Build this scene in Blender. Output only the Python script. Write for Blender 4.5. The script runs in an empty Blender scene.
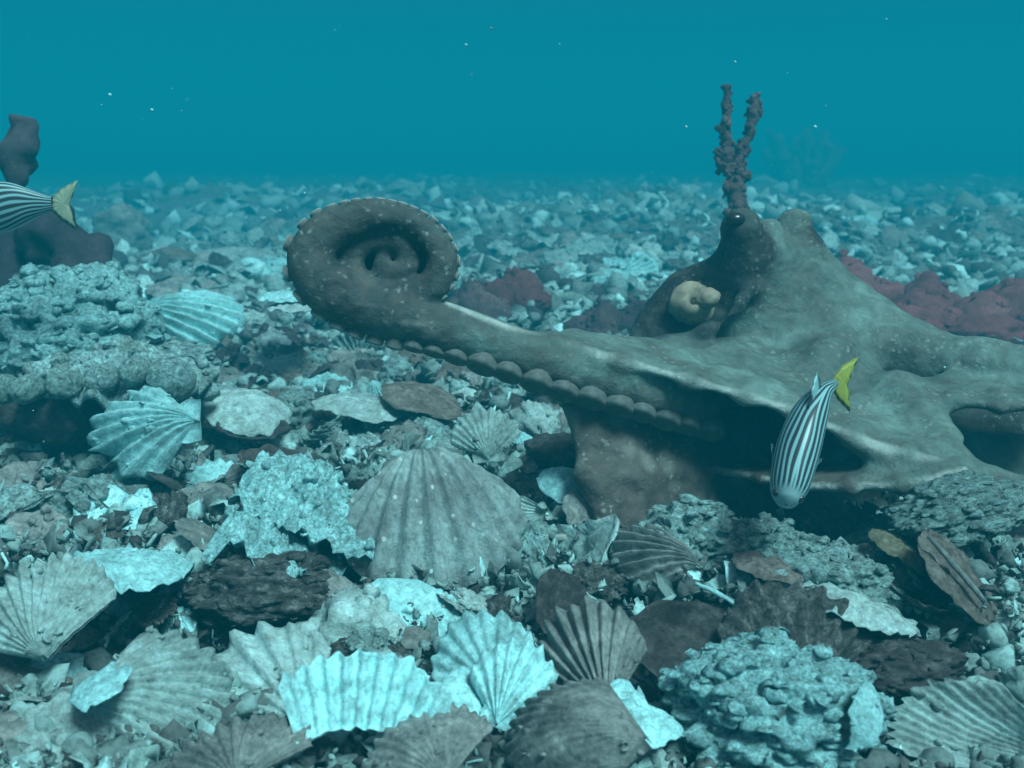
import bpy, bmesh, math, random
import numpy as np
from mathutils import Vector, Matrix

# ---------------------------------------------------------------- camera, world, sun, exposure
SC = bpy.context.scene
COL = SC.collection
FPX = 1000.0                      # focal length in pixels of a 1024 wide picture
CAM_H = 0.27
PITCH = math.radians(12.6)
cam_d = bpy.data.cameras.new('camera')
cam_d.sensor_width = 36.0
cam_d.lens = 36.0 * FPX / 1024.0
cam_d.clip_start = 0.01
cam_d.clip_end = 500.0
cam = bpy.data.objects.new('camera', cam_d)
COL.objects.link(cam)
cam.location = (0, 0, CAM_H)
cam.rotation_euler = (math.pi / 2 - PITCH, 0, 0)
SC.camera = cam
cam_d.dof.use_dof = True
cam_d.dof.focus_distance = 0.72
cam_d.dof.aperture_fstop = 15.0

SUN_EL, SUN_AZ = math.radians(55), math.radians(146)   # azimuth clockwise from +Y
wd = bpy.data.worlds.new('World')
SC.world = wd
wd.use_nodes = True
nt = wd.node_tree
nt.nodes.clear()
wo = nt.nodes.new('ShaderNodeOutputWorld')
bg = nt.nodes.new('ShaderNodeBackground')
sky = nt.nodes.new('ShaderNodeTexSky')
sky.sky_type = 'NISHITA'
sky.sun_disc = False
sky.sun_elevation = SUN_EL
sky.sun_rotation = SUN_AZ
mul = nt.nodes.new('ShaderNodeMix')
mul.data_type = 'RGBA'; mul.blend_type = 'MULTIPLY'
mul.inputs[0].default_value = 1.0
wtc = nt.nodes.new('ShaderNodeTexCoord'); wsx = nt.nodes.new('ShaderNodeSeparateXYZ')
wmr = nt.nodes.new('ShaderNodeMapRange'); wmr.interpolation_type = 'SMOOTHSTEP'
wmr.inputs['From Min'].default_value = 0.1; wmr.inputs['From Max'].default_value = 0.8
wmx = nt.nodes.new('ShaderNodeMix'); wmx.data_type = 'RGBA'
wmx.inputs[6].default_value = (0.0, 0.31, 0.40, 1)    # daylight after many metres of sea water
wmx.inputs[7].default_value = (1.9, 1.12, .82, 1)     # overhead it has crossed only a few; red raised to neutralise shadows
nt.links.new(wtc.outputs['Generated'], wsx.inputs[0]); nt.links.new(wsx.outputs['Z'], wmr.inputs['Value'])
nt.links.new(wmr.outputs[0], wmx.inputs[0]); nt.links.new(wmx.outputs[2], mul.inputs[7])
nt.links.new(sky.outputs[0], mul.inputs[6])
nt.links.new(mul.outputs[2], bg.inputs[0])
bg.inputs[1].default_value = 0.075
nt.links.new(bg.outputs[0], wo.inputs[0])

sun_d = bpy.data.lights.new('sun', 'SUN')
sun_d.energy = 5.0
sun_d.angle = math.radians(18)                         # blurred by the water surface
sun_d.color = (0.57, 0.97, 1.0)
sun = bpy.data.objects.new('sun', sun_d)
COL.objects.link(sun)
sdir = Vector((math.sin(SUN_AZ) * math.cos(SUN_EL), math.cos(SUN_AZ) * math.cos(SUN_EL), math.sin(SUN_EL)))
sun.rotation_euler = sdir.to_track_quat('Z', 'Y').to_euler()
sun.location = sdir * 5

SC.view_settings.view_transform = 'Standard'
SC.view_settings.look = 'None'
SC.view_settings.exposure = 0.35
SC.view_settings.gamma = 1.0
SC.render.engine = 'CYCLES'
SC.cycles.use_denoising = True
SC.cycles.max_bounces = 5
SC.cycles.diffuse_bounces = 3
SC.cycles.volume_bounces = 1
HAZE_DENSITY = 0.24

rnd = random.Random(7)
UP = Vector((0, 0, 1))
cT, sT = math.cos(PITCH), math.sin(PITCH)

# ---------------------------------------------------------------- picture geometry
def W(px, py, d):
    """point of the place seen at a pixel, d metres along the view axis"""
    x = (px - 512.0) / FPX * d
    v = (384.0 - py) / FPX * d
    return Vector((x, d * cT + v * sT, CAM_H - d * sT + v * cT))

def DG(py, z=0.0):
    """depth at which the pixel row meets the level z"""
    return (CAM_H - z) / max(1e-4, sT - (384.0 - py) / FPX * cT)

def G(px, py, z=0.0):
    return W(px, py, DG(py, z))

def proj(p):
    x, y, z = p[0], p[1], p[2] - CAM_H
    d = y * cT - z * sT
    v = y * sT + z * cT
    return (512 + FPX * x / d, 384 - FPX * v / d, d)

# ---------------------------------------------------------------- noise (numpy)
def _hash(ix, iy, iz, seed):
    n = (ix.astype(np.uint32) * np.uint32(374761393) + iy.astype(np.uint32) * np.uint32(668265263)
         + iz.astype(np.uint32) * np.uint32(2246822519) + np.uint32((seed * 3266489917) & 0xffffffff))
    n = (n ^ (n >> np.uint32(13))) * np.uint32(1274126177)
    n = n ^ (n >> np.uint32(16))
    return n.astype(np.float64) / 4294967295.0 * 2 - 1

def noise(P, freq=1.0, seed=0):
    P = np.asarray(P, dtype=np.float64) * freq + 1000.0
    i = np.floor(P).astype(np.int64)
    f = P - i
    f = f * f * f * (f * (f * 6 - 15) + 10)
    out = 0
    for dx in (0, 1):
        wx = f[:, 0] if dx else 1 - f[:, 0]
        for dy in (0, 1):
            wy = f[:, 1] if dy else 1 - f[:, 1]
            for dz in (0, 1):
                wz = f[:, 2] if dz else 1 - f[:, 2]
                out = out + wx * wy * wz * _hash(i[:, 0] + dx, i[:, 1] + dy, i[:, 2] + dz, seed)
    return out

def fbm(P, freq, seed, octaves=3, gain=0.5):
    o, a = 0, 1.0
    for k in range(octaves):
        o = o + a * noise(P, freq * 2.03 ** k, seed + k * 17)
        a *= gain
    return o

# ---------------------------------------------------------------- mesh helpers
def mesh_np(name, V, F, mat=None, smooth=True, attr=None, uv=None):
    """V (n,3); F list of index arrays (k,3) or (k,4)"""
    me = bpy.data.meshes.new(name)
    V = np.asarray(V, dtype=np.float32)
    Fs = [np.asarray(f, dtype=np.int32) for f in (F if isinstance(F, list) else [F]) if len(f)]
    me.vertices.add(len(V))
    me.vertices.foreach_set('co', V.ravel())
    loops = np.concatenate([f.ravel() for f in Fs])
    tot = np.concatenate([np.full(len(f), f.shape[1], dtype=np.int32) for f in Fs])
    start = np.concatenate([[0], np.cumsum(tot)[:-1]]).astype(np.int32)
    me.loops.add(len(loops))
    me.loops.foreach_set('vertex_index', loops)
    me.polygons.add(len(tot))
    me.polygons.foreach_set('loop_start', start)
    me.polygons.foreach_set('use_smooth', np.full(len(tot), smooth, dtype=bool))
    if attr is not None:
        for k, a in attr.items():
            at = me.attributes.new(k, 'FLOAT', 'POINT')
            at.data.foreach_set('value', np.asarray(a, dtype=np.float32))
    me.update(calc_edges=True)
    me.validate()
    if mat:
        me.materials.append(mat)
    return me

def add(name, me, parent=None, label=None, cat=None, group=None, kind=None, mat=None):
    o = bpy.data.objects.new(name, me)
    COL.objects.link(o)
    if parent:
        o.parent = parent
    if label: o['label'] = label
    if cat: o['category'] = cat
    if group: o['group'] = group
    if kind: o['kind'] = kind
    return o

def empty(name, loc, label, cat, group=None):
    o = bpy.data.objects.new(name, None)
    COL.objects.link(o)
    o.empty_display_size = 0.02
    o.location = loc
    o['label'] = label; o['category'] = cat
    if group: o['group'] = group
    return o

def grid_faces(nu, nv, wrap_u=False):
    i = np.arange(nu if wrap_u else nu - 1)[:, None]
    j = np.arange(nv - 1)[None, :]
    i2 = (i + 1) % nu
    a = i * nv + j; b = i2 * nv + j; c = i2 * nv + j + 1; d = i * nv + j + 1
    return np.stack([a, b, c, d], -1).reshape(-1, 4)

def merge(parts):
    Vs, Fs, off = [], [], 0
    for V, F in parts:
        for f in (F if isinstance(F, list) else [F]):
            Fs.append(np.asarray(f) + off)
        Vs.append(np.asarray(V)); off += len(V)
    return np.concatenate(Vs), Fs

def tube(path, radii, seg=10, seed=0, rough=0.0, cap=True):
    P = np.array([list(p) for p in path], dtype=float)
    n = len(P)
    T = np.gradient(P, axis=0)
    T /= np.linalg.norm(T, axis=1)[:, None] + 1e-12
    ref = np.array([0, 0, 1.0]) if abs(T[0][2]) < 0.9 else np.array([1.0, 0, 0])
    N = np.zeros_like(P); B = np.zeros_like(P)
    nrm = ref - T[0] * ref.dot(T[0])
    for k in range(n):
        nrm = nrm - T[k] * nrm.dot(T[k]); nrm /= np.linalg.norm(nrm) + 1e-12
        N[k] = nrm; B[k] = np.cross(T[k], nrm)
    a = np.linspace(0, 2 * np.pi, seg, endpoint=False)
    R = np.asarray(radii, float)[:, None, None]
    ring = P[:, None, :] + R * (np.cos(a)[None, :, None] * N[:, None, :] + np.sin(a)[None, :, None] * B[:, None, :])
    V = ring.transpose(1, 0, 2).reshape(-1, 3)
    if rough:
        sc = 1 / max(1e-6, float(np.mean(radii)))
        d = V - np.tile(P[None], (seg, 1, 1)).reshape(-1, 3)
        V = V + d * (rough * fbm(V, sc * 0.8, seed, 3))[:, None]
    F = [grid_faces(seg, n, True)]
    if cap:
        V = np.concatenate([V, P[:1], P[-1:]])
        c0, c1 = seg * n, seg * n + 1
        i = np.arange(seg); j = (i + 1) % seg
        F.append(np.stack([j * n, i * n, np.full(seg, c0)], -1))
        F.append(np.stack([i * n + n - 1, j * n + n - 1, np.full(seg, c1)], -1))
    return V, F

def catmull(pts, per=8):
    P = np.array([list(p) for p in pts], float)
    Q = np.concatenate([[2 * P[0] - P[1]], P, [2 * P[-1] - P[-2]]])
    out = []
    for k in range(1, len(Q) - 2):
        for t in np.linspace(0, 1, per, endpoint=False):
            a, b, c, d = Q[k - 1], Q[k], Q[k + 1], Q[k + 2]
            out.append(0.5 * ((2 * b) + (c - a) * t + (2 * a - 5 * b + 4 * c - d) * t * t + (3 * b - a - 3 * c + d) * t ** 3))
    out.append(P[-1])
    return np.array(out)

def frame(o, y, hint, sx=1.0, sz=1.0):
    """local frame: y axis along y (its length is the scale), z towards hint"""
    L = y.length
    yn = y / L
    zn = (hint - yn * hint.dot(yn)).normalized()
    xn = yn.cross(zn)
    M = Matrix(((xn.x * L * sx, yn.x * L, zn.x * L * sz, o.x), (xn.y * L * sx, yn.y * L, zn.y * L * sz, o.y),
                (xn.z * L * sx, yn.z * L, zn.z * L * sz, o.z), (0, 0, 0, 1)))
    return M

# ---------------------------------------------------------------- shapes
def scallop_np(seed, ribs=13, dome=0.30, rib=0.035, chip=0.06, bump=0.012, A=0.98, ears=True, thick=0.03, nr=20, per=5, t0=0.03):
    """hinge at the origin, fan along +y, convex side +z, height 1"""
    na = ribs * per + 1
    a = np.linspace(-A, A, na)
    t = np.linspace(t0 ** (1 / .9), 1, nr) ** 0.9
    aa, tt = np.meshgrid(a, t, indexing='ij')
    rp = np.cos((aa / A) * ribs * np.pi)
    edge = np.stack([a * 3, a * 0, a * 0 + seed], -1)
    R = np.cos(a * 0.93) ** 0.72
    R = R * (1 - chip * np.clip(noise(edge, 2.2, seed) * 1.5 - 0.1, 0, 1) - chip * 0.35 * noise(edge, 6, seed + 3))
    R2 = R[:, None] * (1 + 0.022 * rp * tt ** 3)
    rho = tt * R2
    x = rho * np.sin(aa) * 1.04
    y = rho * np.cos(aa)
    prof = np.sin(np.pi * np.clip(tt, 0, 1) ** 0.62) ** 0.75
    side = np.clip(1 - (np.abs(aa) / A) ** 2.6, 0, 1)
    z = dome * prof * (0.25 + 0.75 * side)
    env = tt ** 0.9 * (0.35 + 0.65 * side)
    shape = np.sign(rp) * np.abs(rp) ** 0.75
    z = z + 1.35 * rib * env * shape
    P = np.stack([x, y, z], -1).reshape(-1, 3)
    ring = 0.006 * np.sin(tt * 34 + 2 * noise(P, 3, seed + 5).reshape(tt.shape))
    z = z + ring + bump * fbm(P, 7, seed + 9, 3).reshape(tt.shape) * tt
    warp = 0.05 * noise(P * [1, 1, 0], 1.3, seed + 31).reshape(tt.shape)
    z = z + warp
    top = np.stack([x, y, z], -1).reshape(-1, 3)
    th = thick * (1.15 - 0.8 * tt ** 3)
    bot = np.stack([x, y, z - th], -1).reshape(-1, 3)
    F = grid_faces(na, nr)
    n = na * nr
    rim = []
    loop = [i * nr for i in range(na)]
    outer = [i * nr + nr - 1 for i in range(na)]
    s0 = [j for j in range(nr)]
    s1 = [(na - 1) * nr + j for j in range(nr)]
    for ln in (loop, outer, s0, s1):
        for p, q in zip(ln[:-1], ln[1:]):
            rim.append((p, q, q + n, p + n))
    parts = [(np.concatenate([top, bot]), [F, F[:, ::-1] + n, np.array(rim)])]
    if ears:
        for s in (-1, 1):
            w = 0.30 if s > 0 else 0.24
            o = np.array([[0, -0.015], [s * w, -0.02], [s * (w + .02), 0.10], [s * 0.23, 0.21], [s * 0.08, 0.13]])
            zt = 0.05 * dome / 0.3
            tp = np.c_[o, np.full(5, zt) + np.array([.02, 0, 0, 0.01, 0.04])]
            V = np.concatenate([tp, tp - [0, 0, 0.028]])
            f4 = [(i, (i + 1) % 5, (i + 1) % 5 + 5, i + 5) for i in range(5)]
            f3 = [(0, 1, 4), (1, 2, 3), (1, 3, 4), (5, 9, 6), (6, 8, 7), (6, 9, 8)]
            parts.append((V, [np.array(f4), np.array(f3)]))
    return merge(parts)

def plate_np(seed, ruffle=0.05, dome=0.2, irr=0.18, thick=0.05, bump=0.03, na=64, nr=14, flute=0, fl_amp=0.0):
    """irregular oyster-like valve, radius 1 in xy, convex +z"""
    a = np.linspace(0, 2 * np.pi, na, endpoint=False)
    t = np.linspace(0.04, 1, nr)
    aa, tt = np.meshgrid(a, t, indexing='ij')
    e = np.stack([np.cos(a), np.sin(a), a * 0 + seed * 1.7], -1)
    R = 1 + irr * fbm(e, 1.3, seed, 3) + 0.04 * noise(e, 9, seed + 2)
    if flute:
        R = R + fl_amp * np.cos(a * flute)
    rho = tt * R[:, None]
    x, y = rho * np.cos(aa), rho * np.sin(aa)
    P = np.stack([x, y, x * 0 + seed], -1).reshape(-1, 3)
    z = dome * (1 - tt ** 2) + ruffle * (tt ** 2) * fbm(P, 2.4, seed + 4, 2).reshape(tt.shape)
    z = z + bump * fbm(P, 6, seed + 8, 3).reshape(tt.shape) + 0.02 * np.sin(tt * 26 + 3 * noise(P, 2, seed).reshape(tt.shape))
    if flute:
        z = z + fl_amp * 1.2 * np.cos(aa * flute) * tt ** 2
    top = np.stack([x, y, z], -1).reshape(-1, 3)
    bot = np.stack([x, y, z - thick * (1.1 - 0.75 * tt)], -1).reshape(-1, 3)
    F = grid_faces(na, nr, True)
    n = na * nr
    i = np.arange(na); j = (i + 1) % na
    rim = np.stack([i * nr + nr - 1, j * nr + nr - 1, j * nr + nr - 1 + n, i * nr + nr - 1 + n], -1)
    V = np.concatenate([top, bot, [[0, 0, z[:, 0].mean()]], [[0, 0, z[:, 0].mean() - thick]]])
    c = 2 * n
    tri = np.concatenate([np.stack([j * nr, i * nr, np.full(na, c)], -1), np.stack([i * nr + n, j * nr + n, np.full(na, c + 1)], -1)])
    return V, [F, F[:, ::-1] + n, rim, tri]

_ico = {}
def ico(sub):
    if sub not in _ico:
        bm = bmesh.new()
        bmesh.ops.create_icosphere(bm, subdivisions=sub, radius=1.0)
        V = np.array([v.co[:] for v in bm.verts])
        F = np.array([[v.index for v in f.verts] for f in bm.faces])
        bm.free()
        _ico[sub] = (V, F)
    V, F = _ico[sub]
    return V.copy(), F

def lump_np(seed, sub=4, big=0.25, mid=0.12, fine=0.06, pits=0.0, knob=0.0):
    V, F = ico(sub)
    d = 1 + big * fbm(V, 1.1, seed, 2) + mid * fbm(V, 3.1, seed + 5, 2)
    r = 1 - np.abs(fbm(V, 6.5, seed + 7, 2))
    d = d + fine * (r - 0.5) * 1.6 + fine * 0.6 * noise(V, 15, seed + 8)
    if pits:
        d = d - pits * np.clip(noise(V, 5.2, seed + 11) - 0.25, 0, 1) * 1.6
    if knob:
        d = d + knob * np.clip(noise(V, 7.5, seed + 13) + .15, 0, 1) ** 0.7
    return V * d[:, None], F

def clutter(V, F, n, size, seed, tubes=.25):
    """small growths rooted all over a crusted piece, part of the same mesh"""
    rg = np.random.RandomState(seed)
    sc = np.abs(V).max(0)
    parts = [(V, F)]
    for k in range(n):
        p = V[rg.randint(len(V))]
        s_ = size * rg.uniform(.5, 1.3)
        t_ = rg.rand()
        if t_ < tubes:
            a_ = np.linspace(0, rg.uniform(1.5, 5), 6)
            pv, pf = tube(np.stack([.7 * np.cos(a_), .7 * np.sin(a_), .1 * a_], -1), np.linspace(.28, .18, 6), 5, seed + k, .4)
        elif t_ < tubes + .3:
            pv, pf = plate_np(seed + k, .4, .4, .5, .2, .2, 8, 2)
        else:
            pv, pf = lump_np(seed + k, 2, .3, .3, .2)
        R = np.array(Matrix.Rotation(rg.uniform(0, 6.28), 3, 'Z') @ Matrix.Rotation(rg.uniform(-1.2, 1.2), 3, 'X') @ Matrix.Rotation(rg.uniform(-1.2, 1.2), 3, 'Y'))
        parts.append((pv @ R.T * s_ + p, pf))
    return merge(parts)

# ---------------------------------------------------------------- materials
def new_mat(name):
    m = bpy.data.materials.new(name)
    m.use_nodes = True
    n = m.node_tree
    b = n.nodes['Principled BSDF']
    return m, n, b

def N(n, typ, **kw):
    x = n.nodes.new(typ)
    for k, v in kw.items():
        setattr(x, k, v)
    return x

def ramp(n, stops, src, interp='LINEAR'):
    r = N(n, 'ShaderNodeValToRGB')
    r.color_ramp.interpolation = interp
    el = r.color_ramp.elements
    while len(el) < len(stops):
        el.new(0.5)
    for e, (p, c) in zip(el, stops):
        e.position = p
        e.color = (c[0], c[1], c[2], 1)
    n.links.new(src, r.inputs[0])
    return r

def tex(n, coord, scale, detail=4.0, rough=0.6, typ='ShaderNodeTexNoise', dist=0.0):
    t = N(n, typ)
    t.inputs['Scale'].default_value = scale
    if typ == 'ShaderNodeTexNoise':
        t.inputs['Detail'].default_value = detail
        t.inputs['Roughness'].default_value = rough
        t.inputs['Distortion'].default_value = dist
    n.links.new(coord, t.inputs['Vector'])
    return t

def shell_mat(name, c_lo, c_mid, c_hi, scale=4.0, rough=0.75, bump=0.3, crust=.55, specks=None, spec=0.2, world=False):
    m, n, b = new_mat(name)
    tc = N(n, 'ShaderNodeTexCoord')
    oi = N(n, 'ShaderNodeObjectInfo')
    va = N(n, 'ShaderNodeVectorMath', operation='ADD')
    if world:
        geo = N(n, 'ShaderNodeNewGeometry')
        src = geo.outputs['Position']
    else:
        src = tc.outputs['Object']
    sc = N(n, 'ShaderNodeVectorMath', operation='SCALE')
    sc.inputs[3].default_value = 37.0
    cb = N(n, 'ShaderNodeCombineXYZ')
    for k in range(3):
        n.links.new(oi.outputs['Random'], cb.inputs[k])
    n.links.new(cb.outputs[0], sc.inputs[0])
    n.links.new(src, va.inputs[0])
    n.links.new(sc.outputs[0], va.inputs[1])
    co = va.outputs[0]
    t1 = tex(n, co, scale, 6, 0.65, dist=0.4)
    r1 = ramp(n, [(0.30, c_lo), (0.50, c_mid), (0.68, c_hi)], t1.outputs['Fac'])
    col = r1.outputs[0]
    t2 = tex(n, co, scale * 5.5, 4, 0.7)
    r2 = ramp(n, [(0.36, (0.45, 0.42, 0.40)), (0.52, (1, 1, 1)), (0.72, (1.25, 1.25, 1.25))], t2.outputs['Fac'])
    mx = N(n, 'ShaderNodeMix', data_type='RGBA', blend_type='MULTIPLY')
    mx.inputs[0].default_value = 0.85 if bump > .5 else .45
    n.links.new(col, mx.inputs[6]); n.links.new(r2.outputs[0], mx.inputs[7])
    col = mx.outputs[2]
    if specks:
        v = tex(n, co, specks[0], typ='ShaderNodeTexVoronoi')
        r3 = ramp(n, [(0.0, (1, 1, 1)), (specks[1], (1, 1, 1)), (specks[1] + 0.06, (0, 0, 0))], v.outputs['Distance'])
        m3 = N(n, 'ShaderNodeMix', data_type='RGBA')
        n.links.new(r3.outputs[0], m3.inputs[0]); n.links.new(col, m3.inputs[6])
        m3.inputs[7].default_value = (*specks[2], 1)
        col = m3.outputs[2]
    gp = N(n, 'ShaderNodeNewGeometry')
    tg = tex(n, gp.outputs['Position'], 210, 5, .75, dist=.6)
    rg_ = ramp(n, [(.34, (.30, .28, .27)), (.46, (.85, .85, .85)), (.56, (1.05, 1.05, 1.05)), (.70, (1.5, 1.55, 1.55))], tg.outputs['Fac'])
    mg = N(n, 'ShaderNodeMix', data_type='RGBA', blend_type='MULTIPLY')
    mg.inputs[0].default_value = crust
    n.links.new(col, mg.inputs[6]); n.links.new(rg_.outputs[0], mg.inputs[7])
    col = mg.outputs[2]
    # each piece a little lighter or darker than the next
    hv = N(n, 'ShaderNodeHueSaturation')
    mr = N(n, 'ShaderNodeMapRange')
    mr.inputs['To Min'].default_value = 0.75; mr.inputs['To Max'].default_value = 1.2
    n.links.new(oi.outputs['Random'], mr.inputs['Value'])
    n.links.new(mr.outputs[0], hv.inputs['Value'])
    n.links.new(col, hv.inputs['Color'])
    n.links.new(hv.outputs[0], b.inputs['Base Color'])
    b.inputs['Roughness'].default_value = rough
    b.inputs['Specular IOR Level'].default_value = spec
    bp = N(n, 'ShaderNodeBump')
    bp.inputs['Strength'].default_value = bump
    bp.inputs['Distance'].default_value = 0.0025 if not world else 0.002
    t3 = tex(n, co, scale * 9, 5, 0.75)
    n.links.new(t3.outputs['Fac'], bp.inputs['Height'])
    bq = N(n, 'ShaderNodeBump')
    bq.inputs['Strength'].default_value = min(1, crust * 1.1); bq.inputs['Distance'].default_value = .003
    n.links.new(tg.outputs['Fac'], bq.inputs['Height']); n.links.new(bp.outputs[0], bq.inputs['Normal'])
    n.links.new(bq.outputs[0], b.inputs['Normal'])
    return m

M = {}
M['white'] = shell_mat('bleached_shell', (.22, .40, .40), (.34, .70, .72), (.46, .86, .88), 3.0)
M['pale'] = shell_mat('pale_shell', (.19, .26, .25), (.32, .46, .45), (.44, .66, .65), 3.5)
M['grey'] = shell_mat('grey_shell', (.10, .115, .11), (.22, .25, .24), (.36, .40, .38), 3.5)
M['mauve'] = shell_mat('grey_mauve_shell', (.14, .17, .17), (.22, .28, .28), (.31, .43, .43), 2.5, specks=(9, .10, (.5, .58, .58)))
M['brown'] = shell_mat('brown_shell', (.06, .05, .045), (.135, .12, .105), (.22, .21, .19), 3.0)
M['dark'] = shell_mat('dark_shell', (.025, .022, .022), (.05, .045, .045), (.11, .11, .105), 3.0)
M['crust'] = shell_mat('crusted_shell', (.15, .20, .19), (.32, .50, .49), (.46, .80, .80), 5.0, bump=0.8, crust=1.0)
M['crustdark'] = shell_mat('dark_crusted_shell', (.04, .04, .04), (.12, .125, .12), (.30, .33, .32), 5.0, bump=0.8, crust=1.0)
M['brightcrust'] = shell_mat('bright_crusted_shell', (.20, .34, .34), (.34, .68, .70), (.46, .86, .88), 4.0, bump=.6, crust=.9)
M['olive'] = shell_mat('olive_shell', (.09, .09, .06), (.155, .15, .10), (.24, .235, .17), 4.0)
M['red'] = shell_mat('red_weed', (.11, .030, .036), (.165, .045, .052), (.22, .08, .085), 9.0, crust=.7)
M['weed'] = shell_mat('purple_brown_sponge', (.06, .035, .04), (.12, .07, .075), (.2, .12, .125), 12.0, crust=.8)
M['darkweed'] = shell_mat('dark_sponge', (.025, .02, .03), (.05, .04, .05), (.09, .07, .08), 9.0)
M['seabed'] = shell_mat('shell_grit', (.04, .038, .036), (.14, .145, .135), (.34, .38, .36), 55.0, world=True, bump=0.9)

def rubble_mat():
    m, n, b = new_mat('broken_shell')
    at = N(n, 'ShaderNodeAttribute'); at.attribute_name = 'tone'
    r = ramp(n, [(0, (.045, .046, .046)), (.2, (.10, .12, .118)), (.5, (.20, .31, .30)), (.8, (.33, .55, .54)), (1, (.46, .84, .85))], at.outputs['Fac'])
    geo = N(n, 'ShaderNodeNewGeometry')
    t = tex(n, geo.outputs['Position'], 170, 5, 0.7)
    r2 = ramp(n, [(0.33, (.4, .38, .36)), (.52, (1, 1, 1)), (.7, (1.2, 1.2, 1.2))], t.outputs['Fac'])
    mx = N(n, 'ShaderNodeMix', data_type='RGBA', blend_type='MULTIPLY'); mx.inputs[0].default_value = 0.9
    n.links.new(r.outputs[0], mx.inputs[6]); n.links.new(r2.outputs[0], mx.inputs[7])
    n.links.new(mx.outputs[2], b.inputs['Base Color'])
    b.inputs['Roughness'].default_value = 0.8
    b.inputs['Specular IOR Level'].default_value = 0.2
    bp = N(n, 'ShaderNodeBump'); bp.inputs['Strength'].default_value = 0.7; bp.inputs['Distance'].default_value = 0.001
    n.links.new(t.outputs['Fac'], bp.inputs['Height']); n.links.new(bp.outputs[0], b.inputs['Normal'])
    return m
M['rubble'] = rubble_mat()

# ---------------------------------------------------------------- seabed
MOUNDS = [(G(110, 360, 0.0), 0.10, 0.02), (G(770, 575, 0.02), 0.09, 0.018), (G(940, 560, 0.02), 0.09, 0.03),
          (G(280, 560, 0.0), 0.07, 0.012), (G(430, 540, 0.0), 0.07, 0.01)]
HOLES = [(G(270, 602), .035, .035), (G(235, 610), .025, .03), (G(118, 615), .028, .03), (G(62, 425), .05, .03), (G(565, 603), .018, .03),
         (G(900, 680), .034, .035), (G(850, 660), .02, .03), (G(690, 650), .03, .03), (G(925, 592, .02), .026, .03), (G(258, 428), .03, .03),
         (G(480, 600), .015, .02), (G(215, 470), .03, .02), (G(790, 520, .0), .06, .03), (G(120, 640), .02, .03), (G(620, 620), .015, .02)]
def seabed_z(x, y):
    P = np.stack([x, y, x * 0], -1)
    far = np.clip((y - 1.2) / 2.5, 0, 1)
    z = -0.030 + 0.016 * noise(P, 4.0, 3) + 0.08 * far * noise(P, 0.9, 5) + 0.045 * far * noise(P, 2.6, 6)
    for c, s, h in MOUNDS:
        z = z + h * np.exp(-((x - c.x) ** 2 + (y - c.y) ** 2) / (2 * s * s))
    for c, s, h in HOLES:
        z = z - h * np.exp(-((x - c.x) ** 2 + (y - c.y) ** 2) / (2 * s * s))
    return z

def build_seabed():
    nr, na = 460, 420
    r = 0.16 * np.exp(np.linspace(0, math.log(70 / 0.16), nr))
    a = np.radians(np.linspace(-70, 70, na))
    rr, aa = np.meshgrid(r, a, indexing='ij')
    x, y = (rr * np.sin(aa)).ravel(), (rr * np.cos(aa)).ravel()
    P = np.stack([x, y, x * 0], -1)
    z = seabed_z(x, y)
    near = np.clip(1.6 - rr.ravel() / 4, 0, 1)
    z = z + 0.010 * noise(P, 14, 8) + 0.009 * np.abs(noise(P, 31, 9)) + near * (0.006 * noise(P, 75, 10) + 0.0035 * noise(P, 170, 11))
    V = np.stack([x, y, z], -1)
    me = mesh_np('seabed', V, grid_faces(nr, na), M['seabed'])
    o = add('seabed', me, kind='structure')
    o['label'] = 'grey gritty seabed under the broken shells'
build_seabed()

# ---------------------------------------------------------------- registry of shells set by hand
HEROES = []      # (object, landmark phrase or None, x0, y0, x1, y1)

def note(o, lm=None):
    me = o.data
    mw = o.matrix_world
    co = np.empty(len(me.vertices) * 3, dtype=np.float32)
    me.vertices.foreach_get('co', co)
    co = co.reshape(-1, 3)[::7]
    A = np.array(mw)
    Wp = co @ A[:3, :3].T + A[:3, 3]
    p = np.array([proj(q) for q in Wp])
    HEROES.append((o, lm, p[:, 0].min(), p[:, 1].min(), p[:, 0].max(), p[:, 1].max()))

def put_scallop(hinge, tip, dh, dd, label, mat, lm=None, hint=None, concave=False, sx=1.0, sz=1.0, seed=1, name='scallop_shell', **kw):
    """hinge and tip pixels; dh depth of the hinge; dd how much farther the tip is"""
    h = W(hinge[0], hinge[1], dh)
    t = W(tip[0], tip[1], dh + dd)
    grow = kw.pop('grow', (14, .04))
    V, F = scallop_np(seed, **kw)
    if grow: V, F = clutter(V, F, grow[0], grow[1], seed)
    me = mesh_np(name, V, F, M[mat])
    hv = Vector(hint) if hint else Vector((0, -0.75, 0.65))
    if concave: hv = -hv
    o = add(name, me, label=label, cat='shell', group='scallop shells set among the rubble')
    o.matrix_world = frame(h, t - h, hv, sx, sz)
    note(o, lm)
    return o

def put_plate(c, u, v, d, label, mat, lm=None, du=0.0, dv=0.0, sz=1.0, seed=1, name='oyster_shell', cat='shell', concave=False, grow=None, **kw):
    """centre, end of one half axis, end of the other half axis as pixels, with depth offsets"""
    C = W(c[0], c[1], d); U = W(u[0], u[1], d + du) - C; Vv = W(v[0], v[1], d + dv) - C
    n = U.cross(Vv).normalized()
    if concave: n = -n
    s = (U.length + Vv.length) / 2 * sz
    VV, F = plate_np(seed, **kw)
    if grow: VV, F = clutter(VV, F, grow[0], grow[1], seed)
    me = mesh_np(name, VV, F, M[mat])
    o = add(name, me, label=label, cat=cat, group='broken and crusted shells in the foreground')
    o.matrix_world = Matrix(((U.x, Vv.x, n.x * s, C.x), (U.y, Vv.y, n.y * s, C.y), (U.z, Vv.z, n.z * s, C.z), (0, 0, 0, 1)))
    note(o, lm)
    return o

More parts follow.
